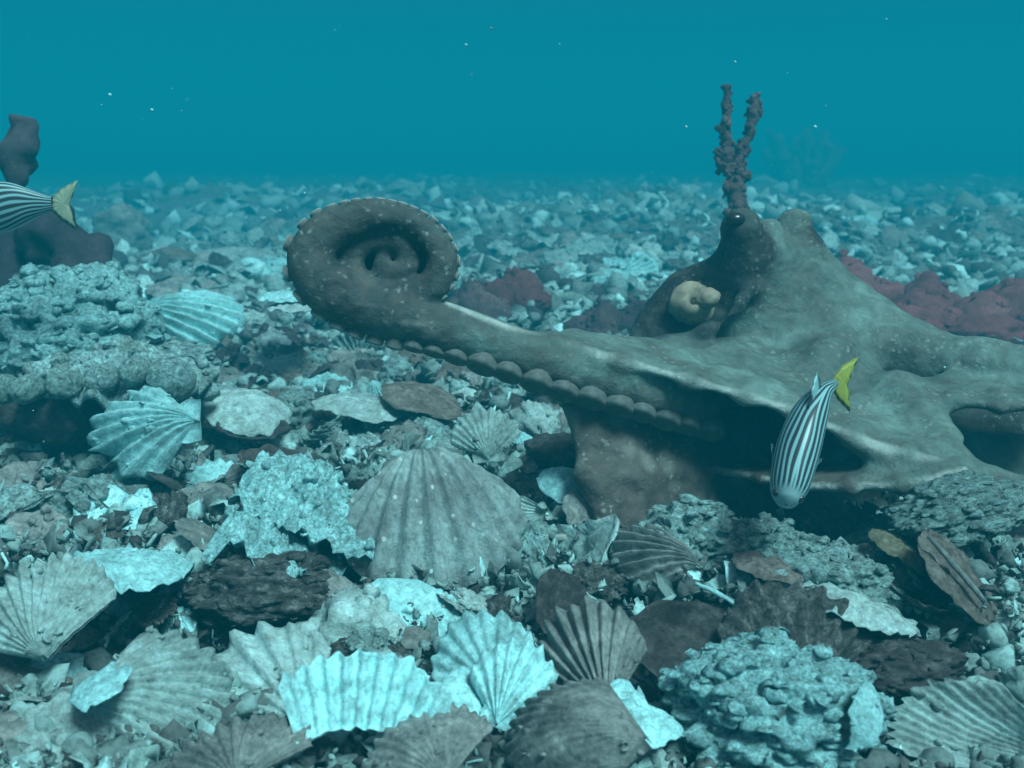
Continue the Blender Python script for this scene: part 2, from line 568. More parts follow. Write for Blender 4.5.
def put_lump(c, rx, rz, d, label, mat, lm=None, ry=None, seed=1, name='crusted_stone', cat='stone', tilt=0.0, grow=None, **kw):
    """centre pixel, half width and half height in pixels"""
    C = W(c[0], c[1], d)
    sx, szz = rx / FPX * d, rz / FPX * d
    syy = (ry / FPX * d) if ry else (sx + szz) / 2
    V, F = lump_np(seed, **kw)
    if grow: V, F = clutter(V, F, grow[0], grow[1], seed)
    me = mesh_np(name, V, F, M[mat])
    o = add(name, me, label=label, cat=cat)
    o.matrix_world = Matrix.Translation(C) @ Matrix.Rotation(tilt, 4, 'Y') @ Matrix.Diagonal((sx, syy, szz, 1))
    note(o, lm)
    return o

def put_tube(pts, radii, label, mat, name, cat, lm=None, seed=0, rough=0.25, seg=10):
    path = catmull([W(*p) for p in pts], 6)
    rr = np.interp(np.linspace(0, 1, len(path)), np.linspace(0, 1, len(radii)), radii)
    V, F = tube(path, rr, seg, seed, rough)
    c = V.mean(0)
    me = mesh_np(name, V - c, F, M[mat])
    o = add(name, me, label=label, cat=cat)
    o.location = c
    o.matrix_world = Matrix.Translation(Vector(c))
    note(o, lm)
    return o

exec_heroes = True
# bottom row, left to right
put_scallop((50, 664), (36, 560), .52, .035, 'teal grey scallop fan standing at the left edge with fine ribs', 'pale', 'the left edge fan', sx=.98, ribs=15, dome=.2, rib=.03, seed=11, hint=(.1, -1, .45), ears=False, chip=.03)
put_scallop((74, 706), (236, 700), .49, .03, 'grey teal scallop lying hinge left with a bright pale ear', 'pale', 'the scallop with bright ear', hint=(-.1, -.6, .8), sx=.85, ribs=13, dome=.26, rib=.03, seed=12, chip=.03)
put_plate((100, 684), (128, 676), (92, 668), .475, 'bright triangular shell piece at the hinge of the lower left scallop', 'white', None, dv=.02, seed=13, name='shell_fragment', irr=.3, dome=.1, na=40, nr=8)
put_plate((70, 735), (112, 742), (62, 700), .475, 'pale teal shell flake at the lower left corner', 'pale', None, dv=.02, seed=14, dome=.15, irr=.35)
put_scallop((322, 742), (212, 654), .52, .03, 'grey scallop with wide flat ribs behind the bright fluted one', 'pale', 'the wide ribbed scallop', hint=(-.2, -.6, .75), sx=.85, ribs=9, dome=.2, rib=.04, seed=15)
put_scallop((338, 872), (374, 652), .43, .045, 'bright cyan fluted scallop lying wide at the bottom of the heap', 'white', 'the bright fluted scallop', hint=(0, -.75, .75), concave=True, sx=1.0, ribs=11, dome=.10, rib=.022, grow=None, seed=16, A=.50, ears=False, t0=.64, chip=.05)
put_scallop((240, 790), (238, 722), .44, .03, 'dark ribbed shell cut off by the bottom edge of the picture', 'grey', None, hint=(0, -.6, .8), sx=1.5, ribs=13, dome=.25, rib=.05, seed=17)
put_scallop((446, 790), (410, 714), .44, .03, 'grey brown shell low below the bright fluted scallop', 'grey', None, hint=(0, -.6, .8), sx=1.2, ribs=15, dome=.3, rib=.012, seed=18, ears=False)
put_scallop((500, 700), (466, 614), .53, .03, 'upright bright cyan scallop half, left one of a leaning pair', 'white', 'the bright upright pair', hint=(.1, -1, .3), sx=.9, ribs=9, dome=.2, rib=.03, grow=None, seed=19)
put_scallop((496, 728), (530, 640), .50, .03, 'bright cyan ribbed scallop half, right one of a leaning pair', 'white', None, hint=(-.2, -1, .35), sx=.75, ribs=9, dome=.25, rib=.04, grow=None, seed=20)
put_plate((463, 705), (492, 715), (470, 672), .51, 'small cyan shell piece under the leaning bright pair', 'white', None, dv=.02, seed=21, name='shell_fragment', irr=.25, na=40, nr=9)
put_scallop((612, 715), (572, 603), .515, .03, 'dark grey ribbed scallop fan standing in the middle foreground', 'grey', 'the dark standing fan', hint=(-.15, -1, .35), sx=.78, ribs=11, dome=.24, rib=.045, seed=22)
put_scallop((655, 748), (508, 738), .45, .03, 'grey brown bowl shaped shell at the bottom edge, faintly ribbed', 'grey', 'the grey brown bowl', hint=(0, -.6, .8), sx=.72, ribs=17, dome=.36, rib=.006, seed=23, ears=False, chip=.03)
put_plate((630, 718), (674, 730), (622, 690), .475, 'jagged white shell chunk at the bottom beside the crusted boulder', 'white', 'the jagged white chunk', dv=.02, seed=24, name='shell_fragment', irr=.45, dome=.2, bump=.08)
put_lump((768, 712), 98, 62, .50, 'large knobbly coral crusted stone at the lower right', 'brightcrust', 'the knobbly crusted stone', ry=85, seed=25, sub=5, big=.14, mid=.10, fine=.05, pits=.22, knob=.2, grow=(420, .10))
put_scallop((846, 750), (866, 684), .455, .02, 'bright cyan shell lip curling out from the knobbly stone', 'white', None, hint=(.9, -.5, .3), sx=.5, ribs=7, dome=.35, rib=.02, seed=26, ears=False)
put_scallop((1075, 752), (890, 722), .46, .03, 'smooth teal grey bowl of a shell at the lower right corner', 'pale', 'the lower right bowl', hint=(-.1, -.6, .85), concave=True, sx=.62, ribs=21, dome=.28, rib=.006, seed=27, ears=False, chip=.06)
# second row
put_scallop((690, 708), (704, 604), .532, .03, 'large dark brown smooth shell with a thin pale rim', 'dark', 'the dark smooth shell', hint=(.1, -1, .3), concave=True, sx=1.25, ribs=5, dome=.3, rib=.008, grow=None, seed=28, ears=False, chip=.02)
put_scallop((796, 700), (800, 582), .545, .03, 'dark grey shell with upright ribs and a scalloped edge', 'crustdark', 'the dark ribbed shell', hint=(.1, -1, .3), sx=1.15, ribs=11, dome=.2, rib=.045, seed=29, ears=False)
put_plate((852, 622), (898, 634), (846, 592), .60, 'ragged pale shell slab leaning over the dark hollow', 'crust', 'the ragged pale slab', dv=.03, seed=30, irr=.35, dome=.1, bump=.06)
put_plate((880, 640), (960, 655), (890, 612), .66, 'dark crusted slab in the hollow at the right', 'dark', None, dv=.06, seed=31, irr=.2, bump=.07)
put_lump((900, 668), 60, 26, .56, 'dark brown crusted stone in the hollow above the lower right bowl', 'dark', None, ry=40, seed=32, sub=5, fine=.12, grow=(90, .11))
put_scallop((702, 572), (612, 545), .655, .02, 'grey ribbed shell lying on the near mound before the octopus', 'grey', 'the ribbed shell before the octopus', hint=(0, -.7, .8), sx=.62, ribs=9, dome=.3, rib=.05, seed=33)
put_lump((695, 545), 58, 32, .69, 'bumpy teal crusted stone in front of the dark web', 'crust', None, ry=55, seed=34, sub=5, pits=.2, knob=.15, fine=.08, grow=(220, .11))
put_lump((765, 552), 42, 32, .67, 'grey crusted stone in front of the dark web, flat topped', 'crust', None, ry=45, seed=35, sub=5, pits=.2, fine=.08, grow=(160, .12))
put_lump((830, 580), 62, 36, .65, 'wide teal crusted stone below the web fold', 'crust', 'the wide teal stone', ry=60, seed=36, sub=5, pits=.15, fine=.08, knob=.1, grow=(220, .10))
put_plate((768, 566), (800, 568), (770, 552), .63, 'small brown shell with a straight rim on the near mound', 'brown', None, dv=.02, seed=37)
put_tube([(695, 583, .62), (715, 592, .615), (735, 604, .61)], [.0012, .0016, .0012], 'short white shell splinter beside the dark smooth shell', 'white', 'shell_splinter', 'shell', seed=3)
put_plate((955, 572), (994, 612), (935, 536), .62, 'upright brown shell wedge leaning at the right below the crusted ridge', 'brown', 'the brown wedge', du=-.01, dv=.03, seed=38, irr=.2, dome=.15, ruffle=.02)
put_tube([(928, 536, .605), (955, 566, .60), (985, 602, .595)], [.0012, .0020, .0016], 'thin grey rim sliver along the brown wedge', 'grey', 'shell_splinter', 'shell', seed=4)
put_scallop((1062, 650), (952, 618), .60, .04, 'pale rounded shell at the right edge below the brown wedge', 'pale', None, hint=(-.1, -.6, .8), sx=.75, ribs=17, dome=.3, rib=.014, seed=39, ears=False)
put_lump((962, 508), 62, 22, .67, 'low crusted ridge at the right edge below the right arm', 'crust', 'the right crusted ridge', ry=45, seed=75, sub=5, tilt=-.25, pits=.15, fine=.08, grow=(200, .10))
put_plate((900, 550), (925, 562), (893, 536), .65, 'dull olive shell piece at the right, hollow below', 'olive', 'the olive shell', dv=.02, seed=40, irr=.3)
put_plate((925, 588), (962, 596), (920, 570), .63, 'dark plate put in as the shade of the hollow below the olive piece', 'dark', None, dv=.03, seed=41, concave=True, dome=.4)  # dark colour stands for the hollow's shade
put_plate((845, 605), (905, 620), (850, 592), .61, 'teal shell ridge with fine teeth below the wide stone', 'pale', None, dv=.05, seed=42, flute=26, fl_amp=.03)
# middle
put_scallop((424, 476), (442, 592), .745, -.085, 'large grey domed scallop with broad low ribs in the middle', 'mauve', 'the large grey domed scallop', hint=(0, -.45, .9), sx=.98, ribs=12, dome=.44, rib=.042, seed=43, chip=.02, A=1.25, ears=False, grow=None)
put_plate((314, 508), (384, 530), (292, 474), .715, 'big bright crusted slab, irregular, left of the grey dome', 'brightcrust', 'the big bright slab', dv=.05, seed=44, irr=.34, dome=.30, bump=.15, ruffle=.25, na=120, nr=30, grow=(70, .07))
put_plate((272, 538), (330, 556), (258, 510), .68, 'bright crusted flake overlapping the lower left of the big slab', 'brightcrust', 'the overlapping bright flake', dv=.045, seed=97, irr=.36, dome=.22, bump=.14, ruffle=.25, na=90, nr=22, grow=(50, .07))
put_plate((308, 575), (348, 590), (305, 548), .66, 'grey shell prop under the big bright slab', 'grey', None, dv=.03, seed=45, irr=.3)
put_lump((262, 588), 76, 36, .655, 'dark crusted lump put in as the shade under the big bright slab', 'crustdark', 'the dark shade lump', ry=50, seed=46, sub=5, fine=.10, pits=.2, grow=(160, .10))  # dark mass added where shade lies under the slab
put_plate((215, 545), (248, 570), (204, 530), .70, 'smooth grey shell tongue left of the big bright slab', 'grey', None, dv=.02, seed=47)
put_plate((129, 568), (192, 572), (129, 550), .635, 'pale flat scallop lying level with a toothed front edge', 'white', 'the pale toothed scallop', dv=.06, seed=48, flute=30, fl_amp=.03, irr=.06, dome=.15)
put_scallop((200, 424), (90, 438), .86, -.01, 'pale ribbed scallop with torn top edge below the fluted clump', 'white', 'the torn ribbed scallop', hint=(0, -.8, .6), sx=.78, ribs=9, dome=.28, rib=.05, seed=49, chip=.14)
put_lump((66, 335), 84, 62, 1.02, 'large crusted clump at the left edge, rough and pale on top', 'brightcrust', 'the left crusted clump', ry=80, seed=50, sub=5, big=.16, mid=.14, fine=.07, pits=.2, grow=(330, .085))
put_lump((150, 362), 62, 20, 1.03, 'low crusted ledge sloping right from the left clump', 'crust', None, ry=50, seed=57, sub=5, big=.2, mid=.14, fine=.08, grow=(150, .10))
RIMO = put_plate((122, 370), (213, 384), (122, 350), .985, 'thick fluted shell rim with rounded lobes under the left clump', 'crust', 'the fluted rim', dv=.10, seed=51, flute=20, fl_amp=.07, irr=.08, dome=.25, thick=.22, na=160, nr=16, grow=(150, .07))
for i, (lx, ly, lw, lh) in enumerate([(39, 386, 8, 14), (60, 387, 12, 14), (93, 384, 13, 15), (129, 379, 12, 15), (159, 374, 12, 15), (192, 382, 20, 22)]):
    V, F = lump_np(800 + i, 4, .08, .05, .03)
    lo_ = add('lobe', mesh_np('lobe', V, F, M['crust']), RIMO)
    lo_.matrix_parent_inverse = RIMO.matrix_world.inverted()
    lo_.matrix_world = Matrix.Translation(W(lx, ly, .885)) @ Matrix.Diagonal((lw * .0009, .016, lh * .0009, 1))
put_lump((60, 415), 52, 38, .93, 'dark lump put in as the shade below the fluted rim at the left edge', 'dark', None, ry=40, seed=52, sub=4)  # added lump, its dark colour stands for shade under the rim
put_scallop((140, 326), (246, 320), 1.45, .0, 'pale finely ribbed oval shell behind the left clump', 'white', 'the pale oval shell', hint=(0, -.7, .75), sx=.62, ribs=11, dome=.3, rib=.04, seed=53, ears=False)
put_plate((248, 412), (292, 424), (240, 392), 1.02, 'arched pale shell over a dark hollow', 'pale', 'the arched shell', dv=.03, seed=54, dome=.45, irr=.15)
put_plate((252, 425), (285, 430), (250, 412), .99, 'dark plate put in as the shaded hollow under the arched shell', 'dark', None, dv=.03, seed=55, concave=True, dome=.4)  # added dark dish, painted shade of the hollow
put_plate((275, 462), (308, 472), (270, 446), .87, 'brown shell shard with a pale upper rim', 'brown', 'the brown shard', dv=.03, seed=56, dome=.25)
put_plate((566, 488), (594, 496), (562, 470), .80, 'small bright rounded shell at the foot of the web', 'white', 'the small bright shell', dv=.025, seed=57, dome=.5, irr=.1)
put_plate((585, 510), (606, 520), (583, 482), .765, 'grey teal shell standing against the foot of the web', 'grey', None, dv=.01, seed=58)
put_lump((560, 452), 40, 20, .92, 'dark lump put in as the dark hole beside the web', 'dark', None, seed=59, sub=4)  # added to darken the hole next to the web
put_tube([(520, 544, .72), (555, 538, .725), (590, 539, .73), (616, 546, .73)], [.0025, .003, .003, .002], 'thin grey stick lying at the foot of the web', 'grey', 'stick', 'stick', 'the thin grey stick', seed=5)
put_plate((562, 605), (588, 612), (560, 570), .62, 'dark upright plate put in as the shaded gap above the standing fan', 'dark', None, dv=.02, seed=60)  # added plate whose dark colour fills the shaded gap
put_plate((420, 398), (462, 408), (415, 384), 1.08, 'brown valve with a pale rim under the raised arm', 'brown', 'the brown valve', dv=.03, seed=61, dome=.2)
put_scallop((488, 462), (482, 408), .91, .02, 'small round teal scallop near the raised arm', 'pale', 'the small round scallop', ribs=13, sx=1.0, dome=.25, rib=.02, seed=62)
put_plate((365, 408), (410, 415), (360, 396), 1.08, 'slim pale shell curve below the raised arm', 'pale', None, dv=.04, seed=63, dome=.25)
put_lump((170, 259), 26, 11, 2.6, 'dark brown oval stone on the bed at the upper left', 'brown', 'the dark oval stone', seed=64, sub=4, big=.12, mid=.05, fine=.03)
put_lump((124, 230), 30, 22, 3.6, 'grey pointed rock at the upper left of the bed', 'grey', 'the grey pointed rock', seed=65, sub=4, big=.3, mid=.12, fine=.05)
put_plate((290, 297), (322, 297), (290, 293), 1.35, 'thin pale shell edge peeping out left of the coiled arm', 'white', None, dv=.06, seed=90, dome=.1)
put_plate((296, 308), (326, 309), (296, 304), 1.30, 'thin grey shell lying under the pale edge left of the coiled arm', 'pale', None, dv=.06, seed=92, dome=.1)
put_plate((190, 292), (228, 296), (190, 278), 2.0, 'flat grey teal shell behind the pale oval shell', 'grey', None, dv=.1, seed=66, dome=.15)
put_plate((240, 258), (282, 262), (238, 248), 2.7, 'flat pale shell left of the coiled arm', 'pale', None, dv=.15, seed=67, dome=.15)
put_plate((120, 292), (140, 300), (118, 280), 1.7, 'small brown hollow shell beside the dark sponge', 'dark', None, dv=.05, seed=68, dome=.4)

# ---------------------------------------------------------------- octopus
def octopus_mat():
    m, n, b = new_mat('octopus_skin')
    geo = N(n, 'ShaderNodeTexCoord')
    co = geo.outputs['Object']
    t1 = tex(n, co, 16, 5, 0.62, dist=0.5)
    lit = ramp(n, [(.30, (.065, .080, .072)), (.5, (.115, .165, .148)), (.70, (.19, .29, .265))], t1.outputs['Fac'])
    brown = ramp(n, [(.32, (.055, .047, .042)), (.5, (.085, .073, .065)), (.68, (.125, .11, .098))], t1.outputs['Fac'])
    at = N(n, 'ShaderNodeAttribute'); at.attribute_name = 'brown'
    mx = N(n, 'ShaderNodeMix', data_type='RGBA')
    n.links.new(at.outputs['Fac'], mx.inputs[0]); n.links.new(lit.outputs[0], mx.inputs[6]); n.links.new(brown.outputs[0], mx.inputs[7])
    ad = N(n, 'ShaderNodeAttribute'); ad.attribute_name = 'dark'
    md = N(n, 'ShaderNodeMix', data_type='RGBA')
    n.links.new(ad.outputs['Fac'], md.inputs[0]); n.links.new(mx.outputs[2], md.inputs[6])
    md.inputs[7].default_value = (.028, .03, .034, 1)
    # brown mottling
    tm = tex(n, co, 42, 6, .7, dist=1.0)
    rm = ramp(n, [(.45, (0, 0, 0)), (.64, (.5, .5, .5))], tm.outputs['Fac'])
    mq = N(n, 'ShaderNodeMix', data_type='RGBA')
    n.links.new(rm.outputs[0], mq.inputs[0]); n.links.new(md.outputs[2], mq.inputs[6]); mq.inputs[7].default_value = (.10, .085, .07, 1)
    # pale blotches inside the web
    vb = tex(n, co, 34, typ='ShaderNodeTexVoronoi')
    rb_ = ramp(n, [(0, (.75, .75, .75)), (.22, (.6, .6, .6)), (.42, (0, 0, 0))], vb.outputs['Distance'])
    mb = N(n, 'ShaderNodeMath', operation='MULTIPLY')
    n.links.new(rb_.outputs[0], mb.inputs[0]); n.links.new(at.outputs['Fac'], mb.inputs[1])
    mo = N(n, 'ShaderNodeMix', data_type='RGBA')
    n.links.new(mb.outputs[0], mo.inputs[0]); n.links.new(mq.outputs[2], mo.inputs[6]); mo.inputs[7].default_value = (.26, .25, .22, 1)
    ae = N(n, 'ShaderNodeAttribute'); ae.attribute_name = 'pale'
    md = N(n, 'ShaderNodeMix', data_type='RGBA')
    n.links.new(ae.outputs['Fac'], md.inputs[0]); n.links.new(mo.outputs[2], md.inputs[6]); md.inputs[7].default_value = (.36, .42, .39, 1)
    # small pale papillae
    tw = tex(n, co, 70, 3, .6)
    vd = N(n, 'ShaderNodeVectorMath', operation='MULTIPLY_ADD')
    n.links.new(tw.outputs['Color'], vd.inputs[0]); vd.inputs[1].default_value = (.012, .012, .012); n.links.new(co, vd.inputs[2])
    v = tex(n, vd.outputs[0], 150, typ='ShaderNodeTexVoronoi')
    rv = ramp(n, [(0.0, (1, 1, 1)), (0.12, (.8, .8, .8)), (0.34, (0, 0, 0))], v.outputs['Distance'])
    t2 = tex(n, co, 22, 3, .5)
    rt = ramp(n, [(.46, (0, 0, 0)), (.62, (.7, .7, .7))], t2.outputs['Fac'])
    mm = N(n, 'ShaderNodeMath', operation='MULTIPLY')
    n.links.new(rv.outputs[0], mm.inputs[0]); n.links.new(rt.outputs[0], mm.inputs[1])
    mp = N(n, 'ShaderNodeMix', data_type='RGBA')
    n.links.new(mm.outputs[0], mp.inputs[0]); n.links.new(md.outputs[2], mp.inputs[6])
    mp.inputs[7].default_value = (.34, .38, .35, 1)
    t4 = tex(n, co, 110, 4, .7)
    r4 = ramp(n, [(.3, (.7, .7, .7)), (.7, (1.25, 1.25, 1.25))], t4.outputs['Fac'])
    mf = N(n, 'ShaderNodeMix', data_type='RGBA', blend_type='MULTIPLY'); mf.inputs[0].default_value = .8
    n.links.new(mp.outputs[2], mf.inputs[6]); n.links.new(r4.outputs[0], mf.inputs[7])
    n.links.new(mf.outputs[2], b.inputs['Base Color'])
    b.inputs['Roughness'].default_value = .6
    b.inputs['Specular IOR Level'].default_value = .2
    bp = N(n, 'ShaderNodeBump'); bp.inputs['Strength'].default_value = .65; bp.inputs['Distance'].default_value = .004
    t5 = tex(n, co, 95, 6, .72, dist=.5)
    hm = N(n, 'ShaderNodeMath', operation='MULTIPLY_ADD')
    n.links.new(rv.outputs[0], hm.inputs[0]); hm.inputs[1].default_value = .16; n.links.new(t5.outputs['Fac'], hm.inputs[2])
    n.links.new(hm.outputs[0], bp.inputs['Height']); n.links.new(bp.outputs[0], b.inputs['Normal'])
    return m
M['skin'] = octopus_mat()
def plain(name, c, rough=.5, spec=.3, var=.25, scale=60.0):
    m, n, b = new_mat(name)
    tc = N(n, 'ShaderNodeTexCoord')
    t = tex(n, tc.outputs['Object'], scale, 4, .6)
    r = ramp(n, [(.3, tuple(x * (1 - var) for x in c)), (.7, tuple(x * (1 + var) for x in c))], t.outputs['Fac'])
    n.links.new(r.outputs[0], b.inputs['Base Color'])
    b.inputs['Roughness'].default_value = rough
    b.inputs['Specular IOR Level'].default_value = spec
    return m
M['sucker'] = plain('sucker_skin', (.12, .13, .122), .6, .2, .35, scale=2.0)
def _pale(m, c):
    n = m.node_tree
    b = n.nodes['Principled BSDF']
    src = b.inputs['Base Color'].links[0].from_socket
    at = N(n, 'ShaderNodeAttribute'); at.attribute_name = 'pale'
    mx = N(n, 'ShaderNodeMix', data_type='RGBA')
    n.links.new(at.outputs['Fac'], mx.inputs[0]); n.links.new(src, mx.inputs[6]); mx.inputs[7].default_value = (*c, 1)
    n.links.new(mx.outputs[2], b.inputs['Base Color'])
_pale(M['sucker'], (.30, .34, .31))
M['rim'] = plain('pale_web_edge', (.42, .47, .43), .6, .2)
M['siphon'] = plain('cream_siphon', (.27, .235, .175), .6, .2, .55, 60.0)
M['eye'] = plain('dark_eye', (.012, .012, .014), .25, .6)

# --- signed distance field: round cones and thick triangles, smoothly joined
VOX = 0.0027
LO = np.array([-0.205, 0.60, -0.05]); HI = np.array([0.62, 1.12, 0.275])
NX, NY, NZ = [int(math.ceil(x)) for x in (HI - LO) / VOX]
SD = np.full((NX, NY, NZ), 1.0, dtype=np.float32)

def _box(lo, hi, m):
    i0 = np.clip(np.floor((lo - m - LO) / VOX).astype(int), 0, [NX, NY, NZ])
    i1 = np.clip(np.ceil((hi + m - LO) / VOX).astype(int) + 1, 0, [NX, NY, NZ])
    return i0, i1
def _pts(i0, i1):
    ax = [LO[k] + VOX * np.arange(i0[k], i1[k]) for k in range(3)]
    return ax[0][:, None, None], ax[1][None, :, None], ax[2][None, None, :]
def _join(i0, i1, d, k, cut=False):
    s = np.s_[i0[0]:i1[0], i0[1]:i1[1], i0[2]:i1[2]]
    a = SD[s]
    if cut:
        d = -d
        h = np.clip(k - np.abs(a - d), 0, None) / k
        SD[s] = np.maximum(a, d) + h * h * k * .25
    else:
        h = np.clip(k - np.abs(a - d), 0, None) / k
        SD[s] = np.minimum(a, d) - h * h * k * .25
def cone(a, ra, b, rb, k=.014, cut=False):
    a, b = np.array(a), np.array(b)
    m = max(ra, rb) + k + .02
    i0, i1 = _box(np.minimum(a, b), np.maximum(a, b), m)
    if np.any(i1 <= i0): return
    X, Y, Z = _pts(i0, i1)
    ab = b - a; L2 = ab.dot(ab) + 1e-12
    t = np.clip(((X - a[0]) * ab[0] + (Y - a[1]) * ab[1] + (Z - a[2]) * ab[2]) / L2, 0, 1)
    d = np.sqrt((X - a[0] - t * ab[0]) ** 2 + (Y - a[1] - t * ab[1]) ** 2 + (Z - a[2] - t * ab[2]) ** 2) - (ra + (rb - ra) * t)
    _join(i0, i1, d, k, cut)
def tri(a, b, c, th, k=.012):
    a, b, c = np.array(a), np.array(b), np.array(c)
    i0, i1 = _box(np.minimum(np.minimum(a, b), c), np.maximum(np.maximum(a, b), c), th + k + .015)
    if np.any(i1 <= i0): return
    X, Y, Z = _pts(i0, i1)
    shp = np.broadcast_shapes(X.shape, Y.shape, Z.shape)
    P = np.stack([np.broadcast_to(q, shp) for q in (X, Y, Z)], -1).astype(np.float32)
    n = np.cross(b - a, c - a); n = n / (np.linalg.norm(n) + 1e-12)
    def seg(p, q):
        e = q - p
        w = P - p
        t = np.clip(w @ e / (e.dot(e) + 1e-12), 0, 1)
        return ((w - t[..., None] * e) ** 2).sum(-1)
    d2 = np.minimum(np.minimum(seg(a, b), seg(b, c)), seg(c, a))
    ins = np.ones(shp, bool)
    for p, q in ((a, b), (b, c), (c, a)):
        ins &= ((P - p) @ np.cross(n, q - p)) >= 0
    dp = (P - a) @ n
    d = np.where(ins, np.abs(dp), np.sqrt(d2)) - th
    _join(i0, i1, d, k)
def sheet(rows, th, k=.012):
    """rows of equal numbers of points"""
    for r0, r1 in zip(rows[:-1], rows[1:]):
        for i in range(len(r0) - 1):
            tri(r0[i], r0[i + 1], r1[i + 1], th, k)
            tri(r0[i], r1[i + 1], r1[i], th, k)
def pxr(r, d): return r / FPX * d

# arm and coil: (px, py, depth, radius px)
ARM = [(770, 420, .83, 24), (700, 407, .79, 21), (645, 391, .768, 22), (575, 370, .752, 24), (513, 351, .740, 22.5), (455, 331, .731, 23.5), (410, 319, .722, 24),
       (368, 308, .716, 24.5), (325, 284, .708, 23), (310, 256, .706, 20), (329, 230, .707, 17), (375, 216, .710, 13.5),
       (422, 230, .713, 13), (443, 260, .716, 13), (432, 288, .718, 12.5), (400, 299, .720, 12), (367, 290, .721, 11), (350, 268, .721, 10.5), (356, 250, .721, 10),
       (377, 241, .721, 9.5), (400, 248, .721, 9), (410, 264, .721, 8), (398, 276, .721, 7), (383, 271, .721, 6), (382, 262, .721, 4.5)]
ap = catmull([W(p[0], p[1], p[2]) for p in ARM], 6)
ar = np.interp(np.linspace(0, 1, len(ap)), np.linspace(0, 1, len(ARM)), [pxr(p[3], p[2]) for p in ARM])
for k in range(len(ap) - 1):
    if proj(ap[k])[0] > 705 and k < 12: continue
    cone(ap[k], ar[k], ap[k + 1], ar[k + 1], .005)
# membrane closing the inside of the coil
sheet([[W(325, 250, .734), W(375, 230, .738), W(430, 255, .738)], [W(335, 285, .738), W(375, 265, .748), W(425, 285, .742)],
       [W(350, 300, .734), W(385, 304, .737), W(415, 300, .734)]], .006, .008)

def chain(pts, k=.016):
    q = [W(p[0], p[1], p[2]) for p in pts]
    for i in range(len(q) - 1):
        cone(q[i], pxr(pts[i][3], pts[i][2]), q[i + 1], pxr(pts[i + 1][3], pts[i + 1][2]), k)
# head and eyes
chain([(741, 229, .872, 21), (752, 264, .90, 27), (764, 318, .94, 58), (770, 370, .95, 80)], .02)
chain([(794, 226, .925, 18), (789, 265, .94, 29), (800, 320, .96, 60)], .014)
chain([(768, 232, .90, 13), (768, 252, .91, 22)], .02)
chain([(737, 274, .90, 24), (698, 308, .925, 38), (668, 335, .93, 32), (640, 356, .91, 18)], .02)
chain([(800, 270, .94, 30), (850, 330, .94, 40), (910, 358, .91, 33), (980, 368, .875, 25), (1090, 376, .86, 25)], .02)
chain([(770, 360, .93, 58), (840, 400, .88, 42), (900, 420, .84, 32)], .02)
chain([(850, 335, .92, 34), (820, 375, .85, 24), (800, 400, .80, 14)], .02)
chain([(640, 340, .872, 7), (672, 338, .862, 9), (705, 328, .860, 9), (735, 306, .868, 8), (752, 290, .875, 6)], .01)
cone(W(662, 320, .872), .018, W(700, 298, .876), .027, .012, cut=True)
# roof of skin from the head out to the pale rim
RIM = [(548, 342, .742), (620, 361, .742), (690, 381, .742), (745, 397, .742), (795, 413, .74), (850, 437, .735), (905, 455, .725), (965, 470, .715)]
BACK = [(585, 338, .80), (640, 345, .85), (690, 343, .88), (745, 343, .88), (800, 358, .87), (860, 378, .86), (912, 388, .84), (940, 405, .80)]
MID = [((a[0] + b[0]) / 2, (a[1] + b[1]) / 2 - 2, (a[2] + b[2]) / 2) for a, b in zip(RIM, BACK)]
sheet([[W(*p) for p in RIM], [W(*p) for p in MID], [W(*p) for p in BACK]], .0032, .012)
# brown curtain of web under the arm, falling to the bed and turning into the dark cave
CT = [(572, 405, .765), (625, 405, .785), (680, 405, .82), (740, 415, .87), (810, 430, .90), (880, 440, .90), (960, 440, .88), (1040, 440, .87)]
CB = [(608, 545, .755), (640, 545, .765), (690, 545, .80), (740, 535, .85), (810, 530, .87), (880, 520, .87), (960, 510, .86), (1040, 510, .85)]
CM = [((a[0] + b[0]) / 2 - (4 if i == 0 else 0), (a[1] + b[1]) / 2, (a[2] + b[2]) / 2) for i, (a, b) in enumerate(zip(CT, CB))]
sheet([[W(*p) for p in CT], [W(*p) for p in CM], [W(*p) for p in CB]], .005, .014)
# lower fold of the web
LR = [(712, 471, .82), (760, 478, .775), (800, 485, .745), (850, 489, .72), (900, 488, .705), (965, 472, .70)]
LB = [(730, 466, .86), (775, 468, .85), (815, 470, .83), (860, 462, .78), (900, 462, .745), (960, 462, .715)]
sheet([[W(*p) for p in LR], [W(*p) for p in LB]], .0035, .006)
sheet([[W(850, 442, .735), W(905, 457, .725), W(965, 470, .715)], [W(872, 466, .735), W(915, 474, .72), W(965, 476, .71)], [W(862, 486, .725), W(915, 486, .71), W(965, 478, .708)]], .0035, .006)
# right hand arm coming down to the bed
chain([(895, 400, .83, 30), (920, 428, .78, 21), (945, 457, .74, 15), (990, 480, .715, 13), (1060, 498, .70, 13), (1120, 510, .70, 11)], .012)

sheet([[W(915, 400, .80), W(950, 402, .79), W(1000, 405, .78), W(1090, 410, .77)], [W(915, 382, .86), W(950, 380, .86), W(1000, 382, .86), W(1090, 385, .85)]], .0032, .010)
sheet([[W(925, 395, .95), W(1000, 395, .95), W(1090, 395, .95)], [W(925, 510, .91), W(1000, 510, .91), W(1090, 510, .91)]], .005, .01)  # back sheet added to close the gap with darkness

